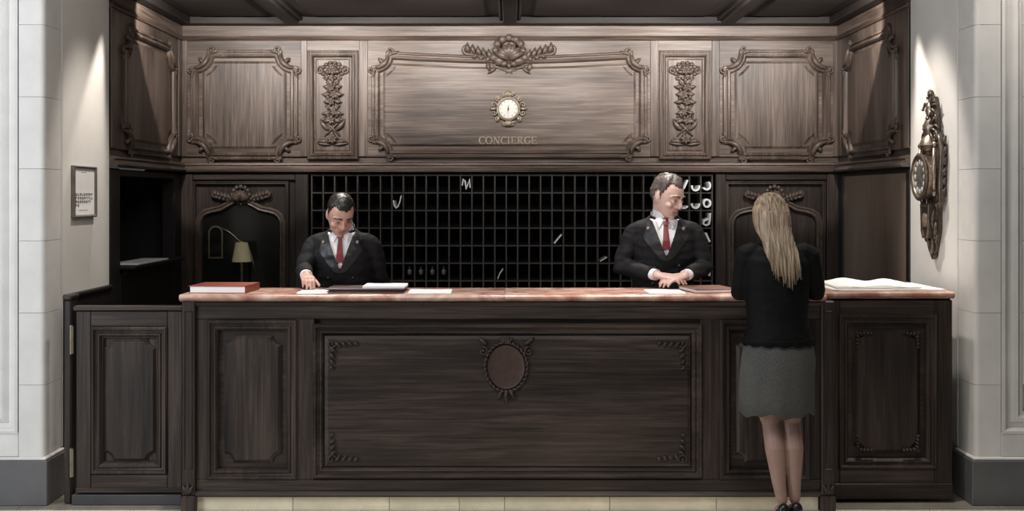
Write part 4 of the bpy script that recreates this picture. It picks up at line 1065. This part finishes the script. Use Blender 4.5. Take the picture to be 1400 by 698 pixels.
def hair_cap(mat4, root, mat, front, side, back, off=.010, seed=0, tuft=.006, temple=.03):
    n = 56; r0 = head_rings(0, n); R = []
    for i in range(len(r0)-1):
        for k in range(4): R.append([r0[i][j].lerp(r0[i+1][j], k/4) for j in range(n)])
    def hl(p):
        a = abs(math.atan2(p.x, -p.y))                    # 0 front, pi back
        w_ = .004*noise.noise(V((p.x*90+seed, p.y*90, 0)))
        K = [(0, front), (.45, front+.004), (.75, front+temple*.5), (1.0, front+temple*.3), (1.22, .045), (1.36, .03), (1.44, side), (1.54, side), (1.60, side+.045), (1.98, side+.046), (2.15, back+.02), (2.5, back), (3.2, back-.004)]
        for (a0, v0), (a1, v1) in zip(K, K[1:]):
            if a <= a1: return v0+(v1-v0)*(a-a0)/(a1-a0)+w_
        return back
    for r in R:
        for j in range(n):
            p = r[j]; h_ = hl(p); up_ = max(0, min(1, (p.z-h_)/.035)); top = max(0, min(1, (p.z-.02)/.06))
            q = noise.noise(V((p.x*50+seed, p.y*28, p.z*25)))*tuft+noise.noise(V((p.x*130, p.y*60+seed, p.z*60)))*tuft*.5
            d = V((p.x, p.y, p.z*.7+.02)).normalized(); r[j] = p+d*(.002+(off*(.45+.55*top)+q)*up_)
    mb = MB(); mb.loft(R, cap=False); fs = []
    for f in mb.f:
        c = sum((mb.v[i] for i in f), V())/len(f)
        if c.z > hl(c): fs.append(f)
    fs.append(tuple(range(n))); mb.f = fs; mb.m = [0]*len(fs)
    mb.xf(mat4); o = pchild(mb.mesh('hair'), 'hair', mat, root)
    s = o.modifiers.new('thick', 'SOLIDIFY'); s.thickness = .008; s.offset = -1
    return o
def male(name, loc, rz, sc, T, headM, armsL, armsR, handsL, handsR, skin, hair, hl, label, tie='tie', legs=True, curlL=None, curlR=None):
    """facing -y in its own coordinates; T leans the torso about the hips; arms given as (shoulder, elbow, wrist)"""
    up = lambda p: T @ V(p)
    body = MB()
    spine = [(.86, .150, .105), (.93, .168, .115), (1.00, .160, .110), (1.08, .150, .105), (1.20, .160, .112), (1.32, .175, .122), (1.42, .160, .112), (1.49, .125, .084), (1.535, .084, .066), (1.56, .062, .058)]
    def torso(mb, off, z0=0, z1=9, yo=0):
        P = [(z, a, b) for z, a, b in spine if z0 <= z <= z1]
        mb.tube([up((0, yo, z)) for z, a, b in P], [(a+off, b+off) for z, a, b in P], 28, side=(1, 0, 0))
    torso(body, 0)
    hb = headM @ V((0, .018, -.06))
    body.cap_tube([up((0, .012, 1.50)), up((0, .0, 1.56)), lerp(up((0, 0, 1.56)), hb, .6), hb], [(.072, .064), (.060, .060), (.055, .058), (.054, .056)], 18, side=(1, 0, 0))
    hm = head_mb(); hm.xf(headM); body.v += []; body.add(hm.v, hm.f)
    for arm, hand, th, cu in ((armsL, handsL, 1, curlL), (armsR, handsR, -1, curlR)):
        sh, el, wr = [V(a) for a in arm]; inn = up((math.copysign(.10, sh.x), 0, 1.47))
        body.cap_tube([inn]+arm_path(sh, el, wr), [.048, .044, .040, .037, .036, .036, .032, (.027, .022)], 14)
        hand_tubes(body, wr, hand[0], hand[1], hand[2], s=1.02, **(cu or {}))
    for s in (-1, 1):
        body.cap_tube([(s*.085, 0, .90), (s*.095, -.01, .72), (s*.10, -.015, .50), (s*.105, .02, .30), (s*.105, .03, .09)], [.088, .080, .056, .054, .036], 14)
        body.cap_tube([(s*.105, .055, .045), (s*.11, -.05, .045), (s*.12, -.15, .032)], [(.034, .036), (.040, .034), (.040, .022)], 12, side=(1, 0, 0))
    me = remesh(body, .0045, 2, .5)
    inv = headM.inverted()
    hr = headM.to_3x3(); cos = [v.co.copy() for v in me.vertices]
    for k_, c_ in enumerate(cos):                           # eye sockets and the line of the mouth
        p = inv @ c_
        if abs(p.x) < .08 and p.y < -.05 and abs(p.z) < .13:
            d = 0
            for s in (-1, 1): d += .006*math.exp(-((p.x-s*.033)**2/.00022+(p.z-.010)**2/.00005)); 
            d += .004*math.exp(-((p.x)**2/.0006+(p.z+.070)**2/.000012))
            if d > 1e-4: cos[k_] = c_+hr @ V((0, d, 0))
    me.vertices.foreach_set('co', [x for c_ in cos for x in c_]); me.update()
    me.name = name; root = bpy.data.objects.new(name, me); COL.objects.link(root)
    me.materials.append(M[skin]); me.materials.append(M['lip']); me.polygons.foreach_set('use_smooth', [True]*len(me.polygons))
    for p in me.polygons:
        q = inv @ p.center
        if q.y < -.082 and abs(q.x) < .024 and -.081 < q.z < -.060: p.material_index = 1
    tag(root, label, 'person')
    # eyes and brows
    for s in (-1, 1):
        pchild(MB().ell((s*.033, -.0855, .002), (.0135, .006, .0038), 12, 8).xf(headM), 'eye', 'eye_white', root)
        pchild(MB().ell((s*.033, -.0908, .001), (.006, .0022, .0034), 10, 6).xf(headM), 'iris', 'iris', root)
        pchild(MB().cap_tube([(s*.014, -.098, .027), (s*.034, -.0975, .033), (s*.057, -.0775, .026)], [(.0032, .0042), (.0036, .0048), (.002, .003)], 8).xf(headM), 'eyebrow', hair, root)
    hair_cap(headM, root, hair, *hl)
    # trousers and shoes
    tr = MB()
    for s in (-1, 1):
        tr.cap_tube([(s*.085, 0, .92), (s*.095, -.008, .72), (s*.10, -.01, .50), (s*.105, .02, .30), (s*.105, .025, .10)], [.104, .097, .078, .078, .075], 14)
    tr.tube([(0, 0, .80), (0, 0, .93), up((0, 0, 1.04))], [(.165, .115), (.185, .130), (.168, .12)], 24, side=(1, 0, 0))
    pchild(remesh(tr, .010, 2), 'trousers', 'wool', root)
    for s in (-1, 1):
        sm = MB(); sm.cap_tube([(s*.105, .062, .048), (s*.11, -.05, .052), (s*.12, -.17, .038)], [(.042, .046), (.047, .046), (.046, .030)], 14, side=(1, 0, 0)); pchild(sm, 'shoe', 'shoe', root)
    # shirt
    sh_ = MB(); torso(sh_, .008, 1.05, 1.545)
    sh_.cap_tube([up((0, .008, 1.50)), up((0, .002, 1.565)), up((0, -.002, 1.60))], [(.080, .072), (.067, .066), (.064, .063)], 24, side=(1, 0, 0))
    sme = remesh(sh_, .006, 3); sbv = bvh_of(sme); so = pchild(sme, 'shirt', 'shirt', root)
    for arm in (armsL, armsR):
        el, wr = V(arm[1]), V(arm[2]); d = (wr-el).normalized()
        pchild(MB().tube([wr-d*.07, wr-d*.012], [(.036, .032), (.036, .032)], 16), 'shirt_cuff', 'shirt', so, 40)
    # collar wings
    for s in (-1, 1):
        pl = [(s*.003, 1.548), (s*.040, 1.488), (s*.055, 1.530), (s*.052, 1.582), (s*.030, 1.580)]
        pchild(patch(sbv, pl, off=.010, th=.004, T=T, step=.006), 'shirt_collar', 'shirt', so, 50)
    # tie
    to = pchild(patch(sbv, [(-.011, 1.512), (.011, 1.512), (.024, 1.372), (-.024, 1.372)], off=.011, th=.006, T=T, step=.006), 'tie', tie, root, 60)
    pchild(patch(sbv, [(-.016, 1.548), (.016, 1.548), (.012, 1.508), (-.012, 1.508)], off=.018, th=.012, T=T, step=.004), 'tie_knot', tie, to, 60)
    # jacket
    jk = MB()
    P = [(.78, .205, .150), (.93, .200, .146), (1.02, .185, .138), (1.10, .175, .132), (1.20, .182, .136), (1.32, .188, .144), (1.42, .186, .136), (1.49, .156, .110), (1.525, .116, .092), (1.552, .080, .076)]
    jk.tube([up((0, .004, z)) if z > .95 else V((0, .004, z)) for z, a, b in P], [(a, b) for z, a, b in P], 32, side=(1, 0, 0))
    for arm in (armsL, armsR):
        s0, e0, w0 = [V(a) for a in arm]; inn = up((math.copysign(.09, s0.x), 0, 1.475)); d = (w0-e0).normalized()
        jk.cap_tube([inn, lerp(inn, s0, .6), s0+V((0, 0, -.004))], [.060, .060, .056], 16)
        pth = arm_path(s0, e0, w0-d*.045)
        for i in range(1, 6): pth[i] = pth[i]+V((.004*math.sin(i*2.1), .004*math.cos(i*1.7), 0))
        jk.tube(pth, [.058, .060, .055, .054, .051, .046, .042], 16)
    jme = remesh(jk, .006, 4)
    # folds in the cloth
    wrinkle(jme, 1)
    Ti = T.inverted(); jbv = bvh_of(jme)
    zv, ztop = 1.335, 1.60
    def vee(c):
        q = Ti @ c
        if q.z > 1.535 and q.y > -.02 and (q.x*q.x+q.y*q.y) < .0066: return True
        return q.y < -.02 and q.z > zv and abs(q.x) < .004+.080*(q.z-zv)/(1.535-zv)
    lap = []
    for s in (-1, 1):
        pl = [(s*-.004, zv-.03), (s*.076, 1.530), (s*.100, 1.525), (s*.120, 1.470), (s*.135, 1.440), (s*.080, 1.370), (s*.035, 1.315)]
        lap.append(patch(jbv, pl, off=.006, th=.005, T=T, step=.009))
    drop_faces(jme, vee); jo = pchild(jme, 'jacket', 'wool', root); sl = jo.modifiers.new('thick', 'SOLIDIFY'); sl.thickness = .004; sl.offset = -1
    for l_ in lap: pchild(l_, 'lapel', 'satin', jo, 50)
    # jacket collar round the neck
    cp_ = []
    for i in range(17):
        a = math.radians(-58+296*i/16); cp_.append(up((.076*math.cos(a), .004+.072*math.sin(a), 1.552+.018*math.sin(a)-.012*(1 if a < 0 or a > PI else 0))))
    pchild(MB().tube(cp_, [(.006, .020)]*17, 8, side=None), 'jacket_collar', 'satin', jo)
    def on(x, z, r, nm, mt, off=.008):
        h = jbv.ray_cast(T @ V((x, -1, z)), T.to_3x3() @ V((0, 1, 0)))
        if h[0] is not None: pchild(MB().ell(h[0]-(T.to_3x3() @ V((0, off, 0))), (r, r*.5, r), 10, 6), nm, mt, jo)
    for s in (-1, 1):
        on(s*.102, 1.487, .0105, 'lapel_pin', 'gold', .014)
        for z in (1.275, 1.17): on(s*.075, z, .009, 'button', 'satin', .003)
    on(-.01, 1.0, .009, 'button', 'satin', .003)
    root.location = loc; root.rotation_euler = (0, 0, rz); root.scale = (sc,)*3
    return root
def lean(a, roll=0): return Matrix.Translation((0, 0, .95)) @ Matrix.Rotation(a, 4, 'X') @ Matrix.Rotation(roll, 4, 'Y') @ Matrix.Translation((0, 0, -.95))
def hmat(pos, pitch, yaw, roll=0): return Matrix.Translation(V(pos)) @ Matrix.Rotation(yaw, 4, 'Z') @ Matrix.Rotation(pitch, 4, 'X') @ Matrix.Rotation(roll, 4, 'Y')
R_ = math.radians
# tall clerk with folded hands; scale 1.03
TY = .72
T = lean(R_(5)); u = lambda p: T @ V(p)
male('person', (X(906, TY), TY, 0), 0, 1.03, T, hmat(u((.014, -.030, 1.668)), R_(20), R_(46), R_(0)),
     (u((-.176, .005, 1.455)), (-.248, -.055, 1.250), (-.062, -.285, 1.218)), (u((.176, .005, 1.455)), (.242, -.045, 1.250), (.085, -.290, 1.215)),
     ((.93, -.36, -.10), (.10, -.25, .96), -1), ((-.90, -.42, -.12), (-.25, -.45, .85), 1),
     'skin_b', 'hair_grey', (.078, -.012, -.050, .014, 3, .010), 'man in black double-breasted uniform and red tie, hands folded on the counter',
     curlL=dict(curl=(10, 20, 15)), curlR=dict(curl=(16, 26, 20)))
# bowed clerk writing, one hand flat on the counter
TY = .74
T = lean(R_(10)); u = lambda p: T @ V(p)
male('person', (X(471, TY), TY, 0), R_(0), .985, T, hmat(u((.0, -.060, 1.652)), R_(34), R_(22), R_(0)),
     (u((-.176, .005, 1.455)), (-.222, -.165, 1.292), (-.165, -.400, 1.276)), (u((.176, .005, 1.455)), (.228, .0, 1.19), (.170, -.150, 1.02)),
     ((.25, -.95, -.12), (0, -.10, .99), -1), ((-.3, -.7, -.5), (.6, -.3, .6), 1),
     'skin_a', 'hair_black', (.074, -.012, -.055, .012, 9, .004), 'man in black uniform with bowed head looking down, one hand on the counter',
     curlL=dict(curl=(22, 36, 26), thumb=(.85, .40)))

# woman seen from behind ------------------------------------------------------------------
def woman():
    WY = -.36; WX = X(1062, WY); rootloc = (WX, WY, 0)
    # own coordinates: facing -y, later turned half round, so image-left is +x here
    body = MB()
    sp = [(.80, .165, .115, -.010), (.88, .178, .120, -.010), (.95, .172, .112, -.008), (1.03, .145, .098, -.004), (1.10, .132, .092, .0), (1.20, .142, .098, .0), (1.30, .152, .106, .002), (1.38, .155, .098, .0), (1.435, .125, .072, -.004), (1.47, .070, .056, -.006), (1.50, .052, .050, -.008)]
    body.tube([(x0, .0, z) for z, a, b, x0 in sp], [(a, b) for z, a, b, x0 in sp], 28, side=(1, 0, 0))
    HM = hmat((.030, -.012, 1.600), R_(8), R_(10), R_(3))
    body.cap_tube([(-.004, .01, 1.45), (.008, .005, 1.52), HM @ V((0, .02, -.05))], [(.054, .05), (.048, .048), (.047, .048)], 16, side=(1, 0, 0))
    hm = head_mb(.92, .97); hm.xf(HM @ Matrix.Scale(.95, 4)); body.add(hm.v, hm.f)
    arms = (((.158, .0, 1.405), (.180, -.045, 1.215), (.085, -.300, 1.240)), ((-.170, .0, 1.400), (-.215, -.050, 1.215), (-.075, -.320, 1.240)))
    for (s0, e0, w0), dv, nv, th in ((arms[0], (-.8, -.6, -.05), (0, 0, 1), 1), (arms[1], (.8, -.6, -.05), (0, 0, 1), -1)):
        s0 = V(s0); body.cap_tube([(s0.x*.5, 0, 1.40)]+arm_path(s0, e0, w0), [.050, .048, .041, .036, .034, .034, .027, (.022, .018)], 14)
        hand_tubes(body, w0, dv, nv, th, s=.88)
    # legs close together, weight on one; feet towards image right
    LEG = (((.072, -.005, .86), (.052, -.018, .68), (.022, -.020, .545), (.012, .022, .42), (-.006, .022, .25), (-.022, .020, .155)),
           ((-.080, -.005, .86), (-.078, -.018, .68), (-.076, -.030, .545), (-.082, .010, .42), (-.088, .005, .25), (-.094, -.005, .155)))
    for L_ in LEG:
        body.cap_tube(L_, [.085, .076, .050, .0535, .036, .028], 16)
        a = V(L_[-1])
        body.cap_tube([a+V((0, .030, -.045)), a+V((0, -.03, -.06)), a+V((0, -.10, -.110)), a+V((0, -.165, -.128))], [(.026, .028), (.031, .032), (.037, .022), (.028, .014)], 12, side=(1, 0, 0))
    me = remesh(body, .0045, 2); root = bpy.data.objects.new('person', me); COL.objects.link(root)
    me.materials.append(M['skin_leg']); me.materials.append(M['skin_b']); me.polygons.foreach_set('use_smooth', [True]*len(me.polygons))
    for p in me.polygons:
        if p.center.z > .9: p.material_index = 1
    tag(root, 'woman with long blond hair in black jacket and grey skirt leaning on the counter', 'person')
    # pumps with stiletto heels
    for L_ in LEG:
        a = V(L_[-1]); sh = MB()
        sh.cap_tube([a+V((0, .034, -.056)), a+V((0, -.03, -.077)), a+V((0, -.10, -.121)), a+V((0, -.178, -.137))], [(.033, .036), (.037, .026), (.043, .021), (.026, .013)], 16, side=(1, 0, 0))
        sh.ell(a+V((0, .040, -.045)), (.031, .026, .040), 12, 8)
        h0 = a+V((0, .052, -.075)); h0b = V((h0.x, h0.y+.004, .001)); sh.tube([h0, h0.lerp(h0b, .5), h0b], [(.020, .019), (.011, .012), (.009, .010)], 10, side=(1, 0, 0))
        sh.tube([a+V((0, -.085, -.138)), a+V((0, -.17, -.150))], [(.036, .006), (.024, .005)], 12, side=(1, 0, 0))
        dz = min(p.z for p in sh.v)
        pchild(sh, 'shoe', 'shoe', root)
    # skirt: flared, softly folded
    rings = []; n = 64
    prof = [(1.00, .152, .108, -.004), (.95, .178, .124, -.008), (.88, .190, .134, -.008), (.78, .190, .138, .0), (.68, .191, .142, .002), (.605, .192, .146, .004), (.600, .186, .140, .0), (.68, .182, .136, -.002), (.80, .170, .12, 0)]
    for k, (z, a, b, x0) in enumerate(prof):
        ring = []
        t = max(0, min(1, (.98-z)/.38))
        for i in range(n):
            an = 2*PI*i/n; w_ = 1+t*(.020*math.sin(an*9+1)+.014*math.sin(an*5+.4)); dz = t*(.010*math.sin(an*5+2)+.006*math.sin(an*11))
            ring.append(V((x0+a*w_*math.cos(an), b*w_*math.sin(an), z+dz)))
        rings.append(ring)
    pchild(MB().loft(rings), 'skirt', 'tweed', root)
    # jacket
    jk = MB(); P = [(.985, .182, .132, -.006), (1.03, .166, .122, -.004), (1.10, .154, .112, .0), (1.20, .162, .116, .0), (1.30, .172, .124, .002), (1.38, .176, .116, .0), (1.43, .148, .090, -.004), (1.462, .088, .074, -.006), (1.485, .064, .064, -.006)]
    jk.tube([(x0, .004, z) for z, a, b, x0 in P], [(a, b) for z, a, b, x0 in P], 30, side=(1, 0, 0))
    for s0, e0, w0 in arms:
        s0, e0, w0 = V(s0), V(e0), V(w0); d = (w0-e0).normalized()
        jk.cap_tube([(s0.x*.45, 0, 1.412), (s0.x*.8, 0, 1.418), s0+V((0, 0, .002))], [.054, .058, .056], 14)
        jk.cap_tube(arm_path(s0, e0, w0-d*.03), [.058, .055, .051, .050, .048, .043, .038], 16)
    jme = remesh(jk, .006, 4)
    wrinkle(jme, .8)
    jo = pchild(jme, 'jacket', 'velvet', root)
    # scalloped hem
    rings = []; n = 72
    for q, (z, g) in enumerate(((1.0, -.008), (.985, .002), (.962, .004), (.962, .0), (.99, -.004))):
        rings.append([V((-.006+(.180+g)*math.cos(2*PI*i/n), .004+(.130+g)*math.sin(2*PI*i/n), z-(.014*abs(math.sin(2*PI*i/n*7)) if 1 < q < 4 else 0))) for i in range(n)])
    pchild(MB().loft(rings), 'jacket_hem', 'velvet', jo)
    # hair: cap plus long strands down the back
    rr = random.Random(11); hb = MB()
    Rg = [[HM @ (p*.95) for p in r] for r in head_rings(.014, 28)]
    hb2 = MB().loft([r for r in head_rings(.012, 28)[:10]]); hb2.v = [HM @ (p*.97) if p.y > -.055+.9*max(0, p.z-.06) else HM @ (p*.80) for p in hb2.v]
    back = [(1.64, .075, .05, .025, .055), (1.56, .076, .05, .022, .060), (1.50, .074, .040, .014, .078), (1.42, .080, .030, .000, .108), (1.36, .062, .020, -.010, .122), (1.31, .034, .010, -.016, .126)]
    hb2.tube([(x0, y0, z) for z, a, b, x0, y0 in back], [(a, b) for z, a, b, x0, y0 in back], 22, side=(1, 0, 0))
    hme = remesh(hb2, .007, 4)
    bv = bvh_of(hme)
    hb.add([v.co.copy() for v in hme.vertices], [tuple(p.vertices) for p in hme.polygons])
    locks = []
    for k in range(34):
        t = -1+2*(k+.5)/34; locks.append((t+rr.uniform(-.03, .03), rr.uniform(-.006, .006), 1.232+.085*abs(t+.1)**1.5+rr.uniform(0, .045), rr.uniform(0, 6), rr.uniform(.002, .006)))
    for k in range(510):
        t0, dx, ze, wob, am = locks[k % 34]
        t = max(-1.05, min(1.05, t0+rr.gauss(0, .032))); an = t*1.78        # angle from straight back
        x_end = -.020+.078*math.sin(t0*1.78*.66)+dx+(t-t0)*.03
        z_end = ze+rr.uniform(0, .03)
        P = []; R = []; n = 18; thick = rr.uniform(.0020, .0042)
        for i in range(n+1):
            s = i/n
            ph = PI*.60*min(1, s/.38)
            q = V((.080*math.sin(an)*math.sin(ph)+.008*math.sin(an), .106*math.cos(an)*math.sin(ph), .126*math.cos(ph)))
            p = HM @ q
            if s >= .38:
                e = (s-.38)/.62; z = p.z+(z_end-p.z)*e; ex = e*e*(3-2*e)
                x = p.x+(x_end-p.x)*ex-.010*math.sin(an)*math.sin(PI*min(1, e*1.8))       # drawn in at the nape
                p = V((x+am*math.sin(wob+e*6)*e, p.y+(.128+.018*math.cos(an)-p.y)*min(1, e*1.5), z))
            c = bv.find_nearest(p)
            if c[0] is not None and c[3] < .05 and (p-c[0]).dot(c[1]) < .002: p = c[0]+c[1]*(.001+.005*rr.random())
            P.append(p); R.append((thick*(1 if s < .62 else max(.12, 1-(s-.62)/.40)), thick*.6))
        hb.tube(P, R, 5)
    pchild(hb, 'hair', 'blond', root)
    root.location = rootloc; root.rotation_euler = (0, 0, PI)
woman()
